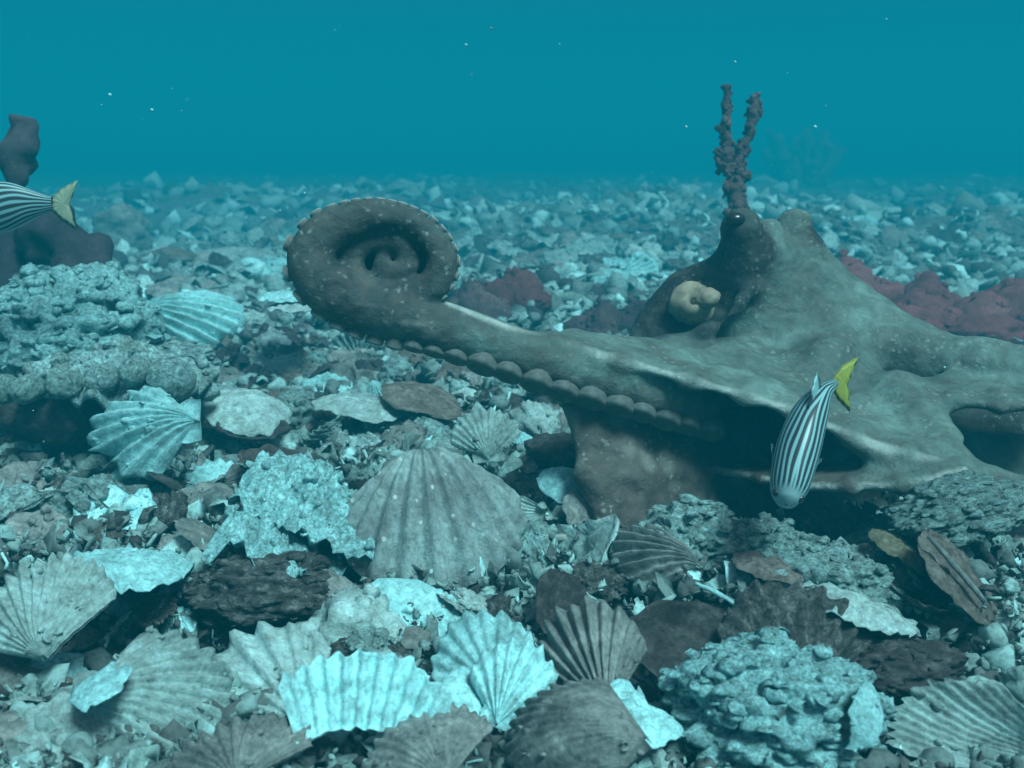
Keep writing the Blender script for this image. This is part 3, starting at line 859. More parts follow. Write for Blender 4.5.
def surface_nets():
    ins = SD < 0
    c = [SD[dx:NX - 1 + dx, dy:NY - 1 + dy, dz:NZ - 1 + dz] for dx in (0, 1) for dy in (0, 1) for dz in (0, 1)]
    ci = [ins[dx:NX - 1 + dx, dy:NY - 1 + dy, dz:NZ - 1 + dz] for dx in (0, 1) for dy in (0, 1) for dz in (0, 1)]
    s = sum(q.astype(np.int8) for q in ci)
    act = (s > 0) & (s < 8)
    idx = np.argwhere(act)
    cv = np.stack([q[act] for q in c], -1).astype(np.float64)
    off = np.array([(dx, dy, dz) for dx in (0, 1) for dy in (0, 1) for dz in (0, 1)], float)
    acc = np.zeros((len(idx), 3)); cnt = np.zeros(len(idx))
    for i in range(8):
        for j in range(i + 1, 8):
            if np.abs(off[i] - off[j]).sum() != 1: continue
            a, b = cv[:, i], cv[:, j]
            m = (a < 0) != (b < 0)
            t = np.where(m, a / np.where(m, a - b, 1), 0)
            acc += m[:, None] * (off[i] + t[:, None] * (off[j] - off[i]))
            cnt += m
    V = LO + VOX * (idx + acc / cnt[:, None])
    ids = np.full(act.shape, -1, np.int64)
    ids[act] = np.arange(len(idx))
    quads = []
    for ax in range(3):
        sl0 = [slice(1, n - 1) for n in (NX, NY, NZ)]; sl1 = list(sl0)
        sl0[ax] = slice(0, (NX, NY, NZ)[ax] - 1); sl1[ax] = slice(1, (NX, NY, NZ)[ax])
        A, B = ins[tuple(sl0)], ins[tuple(sl1)]
        e = np.argwhere(A != B)
        fl = A[A != B]
        g = e + np.array([0 if k == ax else 1 for k in range(3)])
        u, v = [k for k in range(3) if k != ax]
        def at(du, dv):
            h = g.copy(); h[:, u] += du; h[:, v] += dv
            return ids[h[:, 0], h[:, 1], h[:, 2]]
        q = np.stack([at(-1, -1), at(0, -1), at(0, 0), at(-1, 0)], -1)
        if ax == 1: fl = ~fl
        q[~fl] = q[~fl][:, ::-1]
        q = q[(q >= 0).all(1)]
        quads.append(q)
    return V, np.concatenate(quads)

def smooth_np(V, F, it, lam=.5):
    e = np.concatenate([F[:, [0, 1]], F[:, [1, 2]], F[:, [2, 3]], F[:, [3, 0]]])
    e = np.concatenate([e, e[:, ::-1]])
    deg = np.bincount(e[:, 0], minlength=len(V))[:, None]
    for _ in range(it):
        S = np.stack([np.bincount(e[:, 0], V[e[:, 1], k], minlength=len(V)) for k in range(3)], -1)
        V = V + lam * (S / np.maximum(deg, 1) - V)
    return V

def proj_np(V):
    z = V[:, 2] - CAM_H
    d = V[:, 1] * cT - z * sT
    return 512 + FPX * V[:, 0] / d, 384 - FPX * (V[:, 1] * sT + z * cT) / d, d

def inpoly(x, y, poly):
    r = np.zeros(len(x), bool)
    n = len(poly)
    for i in range(n):
        x0, y0 = poly[i]; x1, y1 = poly[(i + 1) % n]
        c = ((y0 > y) != (y1 > y)) & (x < (x1 - x0) * (y - y0) / (y1 - y0 + 1e-9) + x0)
        r ^= c
    return r

octo_base = W(720, 520, .88); octo_base.z = 0.0
octo = empty('octopus', octo_base, 'mottled grey octopus with one arm curled into a spiral, sitting on the shells', 'octopus')
OB = np.array(octo_base)
V, F = surface_nets()
V = smooth_np(V, F, 3)
# pigment: brown on the sucker side and inside the web, a dark patch round the left eye; shade and edge light painted below
px, py, dd = proj_np(V)
dark = np.zeros(len(V))
for (qx, qy, qd, qr) in ((742, 222, .865, .026), (745, 250, .875, .030), (725, 282, .885, .034), (690, 300, .89, .040), (664, 322, .90, .030), (812, 232, .93, .014)):  # lower spots paint the shade of the siphon recess
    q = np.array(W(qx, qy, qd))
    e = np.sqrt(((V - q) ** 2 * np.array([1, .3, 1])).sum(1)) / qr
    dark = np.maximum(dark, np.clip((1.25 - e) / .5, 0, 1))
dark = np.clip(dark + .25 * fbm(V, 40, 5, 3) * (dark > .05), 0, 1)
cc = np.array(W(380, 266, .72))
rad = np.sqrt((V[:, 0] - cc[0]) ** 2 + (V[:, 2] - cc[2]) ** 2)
dark = np.maximum(dark, .48 * np.clip((.10 - rad) / .03, 0, 1) + .34 * np.clip((.054 - rad) / .02, 0, 1))  # darker coil skin, with the shade of its hollow painted in the middle
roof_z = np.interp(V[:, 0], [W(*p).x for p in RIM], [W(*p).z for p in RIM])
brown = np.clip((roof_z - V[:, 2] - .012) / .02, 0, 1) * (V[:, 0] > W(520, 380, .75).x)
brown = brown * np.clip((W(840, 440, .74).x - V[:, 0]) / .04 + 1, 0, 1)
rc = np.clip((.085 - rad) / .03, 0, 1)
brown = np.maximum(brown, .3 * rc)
def near_line(pts):
    path = catmull([W(*p) for p in pts], 10)
    d2 = np.full(len(V), 1e9)
    for q in path:
        d2 = np.minimum(d2, ((V - q) ** 2).sum(1))
    return np.sqrt(d2)
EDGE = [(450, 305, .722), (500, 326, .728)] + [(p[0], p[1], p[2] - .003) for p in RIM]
pale = np.maximum(np.clip((.0058 - near_line(EDGE)) / .0035, 0, 1), np.clip((.0045 - near_line(LR)) / .0025, 0, 1))  # pale web margin plus the light its edges catch, painted on
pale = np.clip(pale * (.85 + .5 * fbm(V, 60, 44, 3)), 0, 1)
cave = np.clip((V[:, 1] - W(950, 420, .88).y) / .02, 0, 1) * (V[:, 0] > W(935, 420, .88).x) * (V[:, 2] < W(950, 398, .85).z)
dark = np.maximum(dark, cave * .7)  # shade of the gap under the right web painted into the skin
calm = 1 - .85 * np.clip((.02 - near_line(EDGE)) / .015, 0, 1)
nn = fbm(V, 55, 77, 3) + 1.6 * noise(V * [1, .6, 1.6], 26, 79)
V2 = V.copy()
wr = 1 - np.abs(fbm(V * [1, 1, 2.2], 45, 81, 2)) * 2
V2[:, 2] += calm * (.0012 * nn + .0006 * wr); V2[:, 1] -= calm * (.0010 * fbm(V, 110, 78, 3) + .0006 * wr)
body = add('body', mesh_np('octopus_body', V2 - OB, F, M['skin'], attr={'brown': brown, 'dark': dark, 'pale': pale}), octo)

def lathe(profile, seg=16, mat=None, name='lathe'):
    n = len(profile)
    a = np.linspace(0, 2 * np.pi, seg, endpoint=False)
    r = np.array([p[0] for p in profile]); z = np.array([p[1] for p in profile])
    V = np.stack([np.cos(a)[:, None] * r, np.sin(a)[:, None] * r, np.tile(z, (seg, 1))], -1).reshape(-1, 3)
    return V, [grid_faces(seg, n, True)]
sv, sf = lathe([(0.001, -.9), (.86, -.85), (.92, -.4), (1.0, .0), (1.0, .35), (.90, .58), (.70, .62), (.50, .45), (.001, .4)], 20)
suck_me = mesh_np('sucker', sv, sf, M['sucker'], attr={'pale': ((sv[:, 2] > .4) & (np.hypot(sv[:, 0], sv[:, 1]) > .7)).astype(float)})
suck_me2 = mesh_np('sucker', sv, sf, M['sucker'], attr={'pale': np.zeros(len(sv))})
Cc = W(378, 266, .72)
view = Vector((0, cT, -sT))
s = 0.0
Ls = np.concatenate([[0], np.cumsum(np.linalg.norm(np.diff(ap, axis=0), axis=1))])
pos = Ls[np.argmin(np.abs([proj(p)[0] - 712 for p in ap[:24]]))]
nsk = 0
while nsk < 75:
    if pos > Ls[97]: break
    P = Vector([np.interp(pos, Ls, ap[:, k]) for k in range(3)])
    Pn = Vector([np.interp(min(pos + .004, Ls[-1]), Ls, ap[:, k]) for k in range(3)])
    T = (Pn - P).normalized()
    r = float(np.interp(pos, Ls, ar))
    fr = pos < Ls[37]
    fg = min(1, max(0, (proj(P)[0] - 385) / 110)) if fr else 0
    sr = r * (.36 + .38 * fg) * rnd.uniform(.92, 1.08)
    out = T.cross(view).normalized()
    if fr and out.z > 0: out = -out
    if not fr and out.dot(P - Cc) < 0: out = -out
    nrm = (out * .86 - view * (.05 + .30 * fg)).normalized()
    o = bpy.data.objects.new('sucker', suck_me2 if fr else suck_me)
    COL.objects.link(o); o.parent = octo
    c = P + nrm * (r * (1.08 - .10 * fg)) - octo_base
    q = nrm.to_track_quat('Z', 'Y')
    o.matrix_local = Matrix.Translation(c) @ q.to_matrix().to_4x4() @ Matrix.Diagonal((sr * 1.0, sr * 1.12, sr * (.80 if fr else 1.25), 1))
    pos += sr * (1.74 if fr else 2.0)
    nsk += 1
# siphon: a cream fleshy tube with an open end
path = catmull([W(696, 310, .935), W(691, 306, .905), W(689, 305, .890), W(692, 303, .878)], 6)
rr = np.interp(np.linspace(0, 1, len(path)), [0, .5, .85, 1], [.015, .0185, .019, .0145])
V, F = tube(path, rr, 20, 4, .30, cap=False)
n_ = len(path)
end = np.array(path[-1]); d_ = np.array(path[-1]) - np.array(path[-2]); d_ = d_ / np.linalg.norm(d_)
ring = V.reshape(20, n_, 3)[:, -1]
extra = [end + (ring - end) * f - d_ * g for f, g in ((.85, -.004), (.62, -.007), (.36, -.008), (.20, -.006), (.13, .004), (.02, .008))]
allr = np.concatenate([V.reshape(20, n_, 3), np.stack(extra, 1)], 1)
add('siphon', mesh_np('siphon', allr.reshape(-1, 3) - OB, [grid_faces(20, n_ + 6, True)], M['siphon']), octo)
V, F = lump_np(91, 4, .1, .05, .02)
o = add('siphon_lip', mesh_np('siphon_lip', V, F, M['siphon']), octo)
o.matrix_local = Matrix.Translation(W(708, 298, .874) - octo_base) @ Matrix.Rotation(-.3, 4, 'Y') @ Matrix.Diagonal((.011, .010, .009, 1))
V, F = ico(3)
sp_v, sp_f = ico(3)
o = add('siphon_hole_shade', mesh_np('siphon_hole_shade', sp_v, sp_f, plain('hole_shade_brown', (.06, .045, .032), .7, .1)), octo)
o.matrix_local = Matrix.Translation(W(692.5, 303, .8765) - octo_base) @ Matrix.Diagonal((.0058, .005, .0062, 1))  # dark ball in the tube end, painted shade of its hole
eye_me = mesh_np('eye', V, F, M['eye'])
for (x, y, d, r) in ((735, 219, .856, .0075), (800, 222, .922, .0055)):
    o = bpy.data.objects.new('eye', eye_me); COL.objects.link(o); o.parent = octo
    o.matrix_local = Matrix.Translation(W(x, y, d) - octo_base) @ Matrix.Diagonal((r * 1.2, r, r * .8, 1))

# ---------------------------------------------------------------- striped fish
def fish_mat():
    m, n, b = new_mat('striped_fish_skin')
    a1 = N(n, 'ShaderNodeAttribute'); a1.attribute_name = 'stripe'
    a2 = N(n, 'ShaderNodeAttribute'); a2.attribute_name = 'plain'
    si = N(n, 'ShaderNodeMath', operation='SINE'); n.links.new(a1.outputs['Fac'], si.inputs[0])
    r = ramp(n, [(0, (.25, .48, .50)), (.30, (.22, .42, .44)), (.56, (.045, .055, .06)), (1, (.032, .038, .042))], si.outputs[0])
    mr = N(n, 'ShaderNodeMapRange'); mr.inputs['From Min'].default_value = -1
    n.links.new(si.outputs[0], mr.inputs['Value']); n.links.new(mr.outputs[0], r.inputs[0])
    mx = N(n, 'ShaderNodeMix', data_type='RGBA')
    n.links.new(a2.outputs['Fac'], mx.inputs[0]); n.links.new(r.outputs[0], mx.inputs[6]); mx.inputs[7].default_value = (.27, .42, .42, 1)
    n.links.new(mx.outputs[2], b.inputs['Base Color'])
    b.inputs['Roughness'].default_value = .4; b.inputs['Specular IOR Level'].default_value = .4
    return m
M['fish'] = fish_mat()
M['tail'] = plain('yellow_tail', (.27, .30, .05), .5, .3, .25)
M['dulltail'] = plain('dull_tail', (.20, .25, .17), .5, .3, .2)

def fish(spine, up, label, wid, hei, nstripe=21, slant=13.0, tail_pts=None, dorsal=None, tmat='tail', group='small striped fish'):
    """spine: (px,py,d) from snout to tail root; wid, hei: half width and height at stations (metres)"""
    path = catmull([W(*p) for p in spine], 6)
    n = len(path); seg = 40
    c = path.mean(0)
    root = empty('striped_fish', Vector(c), label, 'fish', group)
    T = np.gradient(path, axis=0); T /= np.linalg.norm(T, axis=1)[:, None]
    u = np.linspace(0, 1, n)
    w = np.interp(u, np.linspace(0, 1, len(wid)), wid); h = np.interp(u, np.linspace(0, 1, len(hei)), hei)
    w = np.convolve(np.pad(w, 2, 'edge'), np.ones(5) / 5, 'valid'); h = np.convolve(np.pad(h, 2, 'edge'), np.ones(5) / 5, 'valid')
    w[0] = h[0] = 0.0008
    Un = np.array(up) - T * (T @ np.array(up))[:, None]; Un /= np.linalg.norm(Un, axis=1)[:, None]
    S = np.cross(T, Un)
    a = np.linspace(-np.pi, np.pi, seg, endpoint=False)
    V = path[None] + np.sin(a)[:, None, None] * S[None] * w[None, :, None] + np.cos(a)[:, None, None] * Un[None] * h[None, :, None]
    st = np.abs(a)[:, None] / np.pi * nstripe * np.pi + slant * u[None, :] + 0.9 * np.sin(u * 11)[None, :] + .8 * np.sin(a * 3)[:, None] + .5 * np.sin(u[None, :] * 23 + a[:, None] * 5)
    pl = np.clip((.16 - u) / .06, 0, 1)[None, :] + np.clip((np.abs(a) - 2.6) / .3, 0, 1)[:, None]
    me = mesh_np('fish_body', V.reshape(-1, 3) - c, [grid_faces(seg, n, True)], M['fish'], attr={'stripe': st.ravel(), 'plain': np.clip(pl + np.zeros_like(st), 0, 1).ravel()})
    add('body', me, root)
    def fin(name, pts, mat, th=.0008, stripes=None, sub=6):
        P = np.array([np.array(p) for p in pts]); k = len(P)
        nrm = np.cross(P[1] - P[0], P[2] - P[0]); nrm /= np.linalg.norm(nrm)
        ce = P.mean(0)
        # rings from the outline to the centre, thicker in the middle
        rings = []
        dense = []
        for i in range(k):
            for t in np.linspace(0, 1, 6, endpoint=False):
                dense.append(P[i] * (1 - t) + P[(i + 1) % k] * t)
        D = np.array(dense); kd = len(D)
        Vs = []; 
        for s_ in (1, -1):
            for f in (1.0, .7, .4, .002):
                Vs.append(ce + (D - ce) * f + nrm * th * s_ * (1.15 - f) + nrm * .0006 * np.sin(np.arange(kd) * 2.1)[:, None] * f)
        A = np.array(Vs).transpose(1, 0, 2)
        VV = A.reshape(-1, 3)
        Fq = grid_faces(kd, 8, True)
        at = None
        if stripes is not None:
            at = {'stripe': (VV - P[0]) @ np.array(stripes), 'plain': np.zeros(len(VV))}
        return add(name, mesh_np(name, VV - c, [Fq], M[mat], attr=at), root)
    if tail_pts: fin('tail_fin', [W(*p) for p in tail_pts], tmat)
    if dorsal: fin('dorsal_fin', [W(*p) for p in dorsal], 'fish', stripes=[420, 0, 60])
    ii = max(1, int(n * .10))
    er = max(.0016, float(w[ii]) * .32)
    V, F = ico(2)
    em = mesh_np('fish_eye', V * er, F, M['eye'])
    for sg in (-1, 1):
        e = bpy.data.objects.new('eye', em); COL.objects.link(e); e.parent = root
        e.location = Vector(path[ii] + sg * S[ii] * w[ii] * .86 + Un[ii] * h[ii] * .25 - c)
    jj = int(n * .33)
    for sg in (-1, 1):
        b0 = path[jj] + sg * S[jj] * w[jj] * .92 - Un[jj] * h[jj] * .2
        L = float(w.max()) * .9
        fin('pectoral_fin', [b0, b0 + T[jj] * L * .9 + sg * S[jj] * L * .35 + Un[jj] * L * .15, b0 + T[jj] * L * 1.1 + sg * S[jj] * L * .15 - Un[jj] * L * .35, b0 - Un[jj] * L * .3], 'fish', .0004, [0, 0, 0])
    return root
k6 = .62 / 1000
fish([(786, 505, .600), (789, 488, .606), (797, 452, .618), (808, 418, .63), (820, 396, .64), (833, 384, .648)], (-.12, -.85, .30),
     'small black and white striped fish with a yellow tail swimming head down before the octopus',
     [8 * k6, 19 * k6, 22 * k6, 19 * k6, 11 * k6, 4.5 * k6], [10 * k6, 24 * k6, 34 * k6, 32 * k6, 19 * k6, 7 * k6],
     tail_pts=[(831, 380, .648), (842, 366, .65), (859, 356, .655), (848, 383, .655), (850, 412, .655), (838, 400, .652), (832, 389, .648)],
     dorsal=[(806, 425, .61), (811, 392, .612), (817, 371, .618), (824, 394, .636), (815, 412, .628)])
k8 = .85 / 1000
fish([(-62, 216, .85), (-48, 214, .85), (-18, 209, .85), (12, 205, .85), (34, 204, .85), (53, 204, .85)], (0.05, -.25, 1),
     'striped fish at the left edge with only its hind body and yellowish tail in view', [5 * k8, 11 * k8, 15 * k8, 12 * k8, 7 * k8, 3 * k8],
     [8 * k8, 19 * k8, 29 * k8, 24 * k8, 14 * k8, 7 * k8],
     tail_pts=[(51, 198, .85), (62, 188, .852), (78, 180, .855), (70, 204, .855), (76, 230, .855), (61, 220, .852), (51, 210, .85)], tmat='dulltail')
# ---------------------------------------------------------------- weeds and sponges
def branching(name, label, cat, trunk, branches, mat, seed, group=None, rough=.55):
    base = W(*trunk[0][:3])
    root = empty(name, base, label, cat, group)
    for i, (nm, pts) in enumerate([('stem', trunk)] + [('branch', b) for b in branches]):
        path = catmull([W(p[0], p[1], p[2]) for p in pts], 12)
        rr = np.interp(np.linspace(0, 1, len(path)), np.linspace(0, 1, len(pts)), [pxr(p[3], p[2]) for p in pts])
        nse = fbm(path, 60, seed + i, 2)
        V, F = tube(path, rr * (1 + .35 * nse), 12, seed + i, rough)
        if name == 'branching_sponge': V, F = clutter(V, F, 60, float(rr.mean()) * .45, seed + i, .0)
        add(nm, mesh_np(nm, V - np.array(base), F, M[mat]), root)
    return root
branching('branching_sponge', 'tall purple brown sponge forking in two behind the octopus head', 'sponge',
          [(738, 402, 1.5, 10), (737, 250, 1.5, 9), (736, 200, 1.5, 9), (735, 178, 1.5, 9), (734, 160, 1.5, 8)],
          [[(734, 170, 1.5, 7), (727, 155, 1.5, 6.5), (726, 140, 1.5, 4.5), (727, 115, 1.5, 4.5), (726, 86, 1.5, 3.5)],
           [(735, 168, 1.5, 7), (743, 150, 1.5, 5), (749, 132, 1.5, 5), (753, 115, 1.5, 5), (755, 95, 1.5, 4)],
           [(733, 172, 1.5, 6), (722, 160, 1.5, 6), (718, 150, 1.5, 3)],
           [(727, 135, 1.5, 4), (720, 130, 1.5, 3), (717, 126, 1.5, 2)],
           [(752, 122, 1.5, 4), (758, 117, 1.5, 3), (761, 108, 1.5, 2)],
           [(736, 185, 1.5, 6), (744, 178, 1.5, 4), (748, 172, 1.5, 2.5)]], 'weed', 300)
d = 11.0
rb = random.Random(5)
branching('bushy_weed', 'faint bushy weed far off in the water right of the octopus head', 'weed',
          [(800, 190, d, 5), (801, 196, d, 5), (802, 185, d, 4)],
          [[(800 + rb.uniform(-4, 4), 205, d + rb.uniform(-.05, .05), 4), (800 + q * .5, 180, d + rb.uniform(-.2, .2), 4.5), (800 + q + rb.uniform(-6, 6), rb.uniform(128, 158), d + rb.uniform(-.3, .3), 3.5)]
           for q in np.linspace(-40, 42, 26)], 'weed', 320, rough=.8)
def weed_clump(label, base_pts, mat, seed, n, size, group='red weed patches on the bed', name='red_seaweed', z0=0.0):
    """low mass of ruffled blades over a patch; base_pts: (px, py, d, spread_x, spread_y, height)"""
    rg = np.random.RandomState(seed)
    parts = []
    cen = np.mean([list(W(p[0], p[1], p[2])) for p in base_pts], axis=0)
    for p in base_pts:
        c = np.array(W(p[0], p[1], p[2]))
        for k in range(n):
            a, r = rg.uniform(0, 2 * np.pi), math.sqrt(rg.uniform(0, 1))
            dx, dy = r * math.cos(a) * p[3], r * math.sin(a) * p[4]
            h = p[5] * (.92 - .6 * r * r) * rg.uniform(.8, 1.0)
            tv, tf = lump_np(seed * 7 + k, 4, .16, .10, .04)
            tv, tf = clutter(tv, tf, 22, .13, seed * 9 + k, .0)
            parts.append((tv * [size * rg.uniform(.8, 1.3), size * rg.uniform(.7, 1.1), h] + c + [dx, dy, -.01], tf))
    V, F = merge(parts)
    me = mesh_np(name, V - cen, F, M[mat])
    o = add(name, me, label=label, cat='seaweed', group=group)
    o.location = cen
    o.matrix_world = Matrix.Translation(Vector(cen))
    note(o, None)
    return o
weed_clump('broad dark red weed patch behind the right arm of the octopus', [(838, 304, 1.9, .09, .08, .10), (875, 314, 1.85, .11, .10, .075), (930, 318, 1.8, .14, .12, .085), (995, 318, 1.78, .12, .11, .10)], 'red', 401, 12, .06)
weed_clump('small red weed tuft right beside the coiled arm', [(508, 296, 1.85, .045, .04, .085)], 'red', 402, 8, .035)
weed_clump('dull red weed patch behind the siphon of the octopus', [(612, 326, 1.68, .065, .05, .06), (640, 318, 1.8, .065, .05, .08)], 'weed', 403, 6, .035)
weed_clump('dull grey red weed tuft under the small red one', [(474, 308, 1.75, .05, .04, .065)], 'weed', 404, 7, .035)
put_tube([(135, 375, 1.25), (112, 310, 1.22), (82, 268, 1.2), (52, 236, 1.2), (30, 225, 1.2)], [.05, .030, .034, .034, .02], 'dark smooth sponge slanting up to the left behind the left clump', 'darkweed', 'sponge', 'sponge', 'the dark slanting sponge', seed=70, rough=.55, seg=24)
put_tube([(8, 400, 1.2), (10, 240, 1.2), (16, 190, 1.2), (20, 150, 1.2), (24, 118, 1.2)], [.018, .014, .012, .020, .012], 'tall dark sponge at the left edge rising into the water', 'darkweed', 'sponge', 'sponge', None, seed=8, rough=.5, seg=16)

# ---------------------------------------------------------------- shells scattered over the bed
HB = [(h[2], h[3], h[4], h[5]) for h in HEROES]
OCTO_POLY = [(285, 200), (455, 200), (460, 300), (640, 340), (720, 205), (810, 205), (900, 320), (1010, 345), (1030, 500), (860, 520), (700, 535), (605, 535), (570, 415), (300, 330)]
def blocked(x, y, r, f=.8):
    for (a, b, c, d_) in HB:
        if a + (c - a) * (1 - f) / 2 - r * .6 < x < c - (c - a) * (1 - f) / 2 + r * .6 and b - r * .35 < y < d_ + r * .3:
            return True
    return False
protos = {'scallop_shell': [], 'oyster_shell': [], 'shell_fragment': [], 'crusted_stone': []}
for k in range(12):
    r_ = random.Random(k)
    V, F = scallop_np(500 + k, r_.choice([8, 9, 11, 13]), r_.uniform(.2, .34), r_.uniform(.03, .05), r_.uniform(.04, .16), nr=14, per=4)
    if k % 2: V, F = clutter(V, F, 16, .06, 900 + k)
    protos['scallop_shell'].append((V - [0, .5, .08], F))
for k in range(10):
    r_ = random.Random(k + 50)
    V, F = plate_np(520 + k, r_.uniform(.08, .2), r_.uniform(.1, .35), r_.uniform(.15, .35), .07, .05, 44, 10)
    V, F = clutter(V, F, 18, .11, 920 + k)
    protos['oyster_shell'].append((V * .5, F))
for k in range(10):
    V, F = plate_np(540 + k, .15, .25, .5, .14, .09, 26, 7)
    protos['shell_fragment'].append((V * .5, F))
for k in range(8):
    V, F = lump_np(560 + k, 4, .3, .2, .14, .2, .1)
    V, F = clutter(V, F, 40, .13, 940 + k)
    protos['crusted_stone'].append((V * np.array([.5, .5, .32]), F))
TONES = [('white', 'bleached'), ('pale', 'pale'), ('grey', 'grey'), ('brown', 'brown'), ('dark', 'dark'), ('crust', 'crusted'), ('crustdark', 'dark crusted')]
TW = [.12, .22, .22, .09, .07, .18, .10]
proto_me = {}
def proto(kind, k, mat):
    key = (kind, k, mat)
    if key not in proto_me:
        V, F = protos[kind][k]
        proto_me[key] = mesh_np(kind, V, F, M[mat])
    return proto_me[key]
SCAT = []
def scatter(n, y0, y1, smin, smax, sep, seed, kinds):
    r_ = random.Random(seed)
    made, tries = 0, 0
    names = [k for k, w_ in kinds]; ws = [w_ for k, w_ in kinds]
    while made < n and tries < n * 60:
        tries += 1
        py_ = y0 + (y1 - y0) * r_.random()
        px_ = r_.uniform(-15, 1040)
        size = r_.uniform(smin, smax)
        g = G(px_, py_, -.005)
        if g.y > 9: continue
        rp = size / proj(g)[2] * FPX * .5
        if blocked(px_, py_, rp): continue
        if inpoly(np.array([px_]), np.array([py_]), OCTO_POLY)[0]: continue
        if any((px_ - q[0]) ** 2 + ((py_ - q[1]) * 1.8) ** 2 < (sep * (rp + q[2])) ** 2 for q in SCAT): continue
        kind = r_.choices(names, ws)[0]
        k = r_.randrange(len(protos[kind]))
        mt, tw = TONES[r_.choices(range(len(TONES)), TW)[0]]
        if kind == 'crusted_stone' and mt in ('white', 'brown'): mt, tw = 'crust', 'crusted'
        zb = float(seabed_z(np.array([g.x]), np.array([g.y]))[0])
        o = bpy.data.objects.new(kind, proto(kind, k, mt))
        COL.objects.link(o)
        tilt = r_.gauss(0, .55 if g.y < 1.2 else .3) if kind != 'crusted_stone' else r_.gauss(0, .25)
        face = r_.random() < .35
        R = Matrix.Rotation(r_.gauss(0, .45), 4, 'Y') @ Matrix.Rotation(tilt + .35, 4, 'X') @ Matrix.Rotation(r_.uniform(0, 6.28), 4, 'Z')
        if face and kind != 'crusted_stone': R = R @ Matrix.Rotation(math.pi, 4, 'Y')
        p = Vector((g.x, g.y, max(zb + .018, -.015) + size * .06 + r_.uniform(-.008, .008)))
        o.matrix_world = Matrix.Translation(p) @ R @ Matrix.Diagonal((size * r_.uniform(.85, 1.1), size, size * r_.uniform(.8, 1.2), 1))
        q = proj(p)
        SCAT.append((px_, py_, rp, o, kind, tw, q, size))
        made += 1
mix = [('scallop_shell', .45), ('oyster_shell', .27), ('shell_fragment', .18), ('crusted_stone', .10)]
scatter(120, 330, 765, .045, .072, .50, 21, mix)
scatter(230, 330, 765, .020, .040, .48, 22, mix)
scatter(70, 235, 335, .06, .10, .60, 23, mix)
scatter(150, 190, 300, .06, .11, .50, 24, mix)

# labels: colour, kind, and the landmark next to it
NOUN = {'scallop_shell': 'scallop shell', 'oyster_shell': 'oyster shell', 'shell_fragment': 'broken shell', 'crusted_stone': 'lump of rubble'}
LM = [(((h[2] + h[4]) / 2, (h[3] + h[5]) / 2), h[1]) for h in HEROES if h[1]]
LM += [((370, 262), 'the coiled arm'), ((520, 360), 'the raised arm'), ((745, 215), 'the octopus eyes'), ((660, 480), 'the brown web'), ((930, 290), 'the dark red weed'),
       ((510, 272), 'the small red weed'), ((738, 150), 'the forked sponge'), ((890, 400), 'the right arm')]
byl = {}
for (x, y, rp, o, kind, tw, q, size) in SCAT:
    (lx, ly), nm = min(LM, key=lambda l: (l[0][0] - q[0]) ** 2 + ((l[0][1] - q[1]) * 1.3) ** 2)
    dx, dy = q[0] - lx, q[1] - ly
    rel = ('to the left of' if dx < 0 else 'to the right of') if abs(dx) > abs(dy) else ('beyond' if dy < 0 else 'in front of')
    sw = 'small' if size < .042 else ('broad' if size > .08 else '')
    lb = ' '.join(f'{sw} {tw} {NOUN[kind]} {rel} {nm}'.split())
    byl.setdefault(lb, []).append((dx * dx + dy * dy, o, kind))
ORD = ['nearest', 'second nearest', 'third nearest', 'fourth nearest', 'fifth nearest', 'sixth nearest', 'seventh nearest', 'eighth nearest', 'ninth nearest']
for lb, it in byl.items():
    it.sort(key=lambda t: t[0])
    for i, (dist, o, kind) in enumerate(it):
        o['label'] = lb if len(it) == 1 else f'{ORD[min(i, 8)]} {lb}'
        o['category'] = 'stone' if kind == 'crusted_stone' else 'shell'
        o['group'] = {'scallop_shell': 'scallop shells strewn over the bed', 'oyster_shell': 'oyster shells strewn over the bed',
                      'shell_fragment': 'broken shells strewn over the bed', 'crusted_stone': 'crusted lumps strewn over the bed'}[kind]

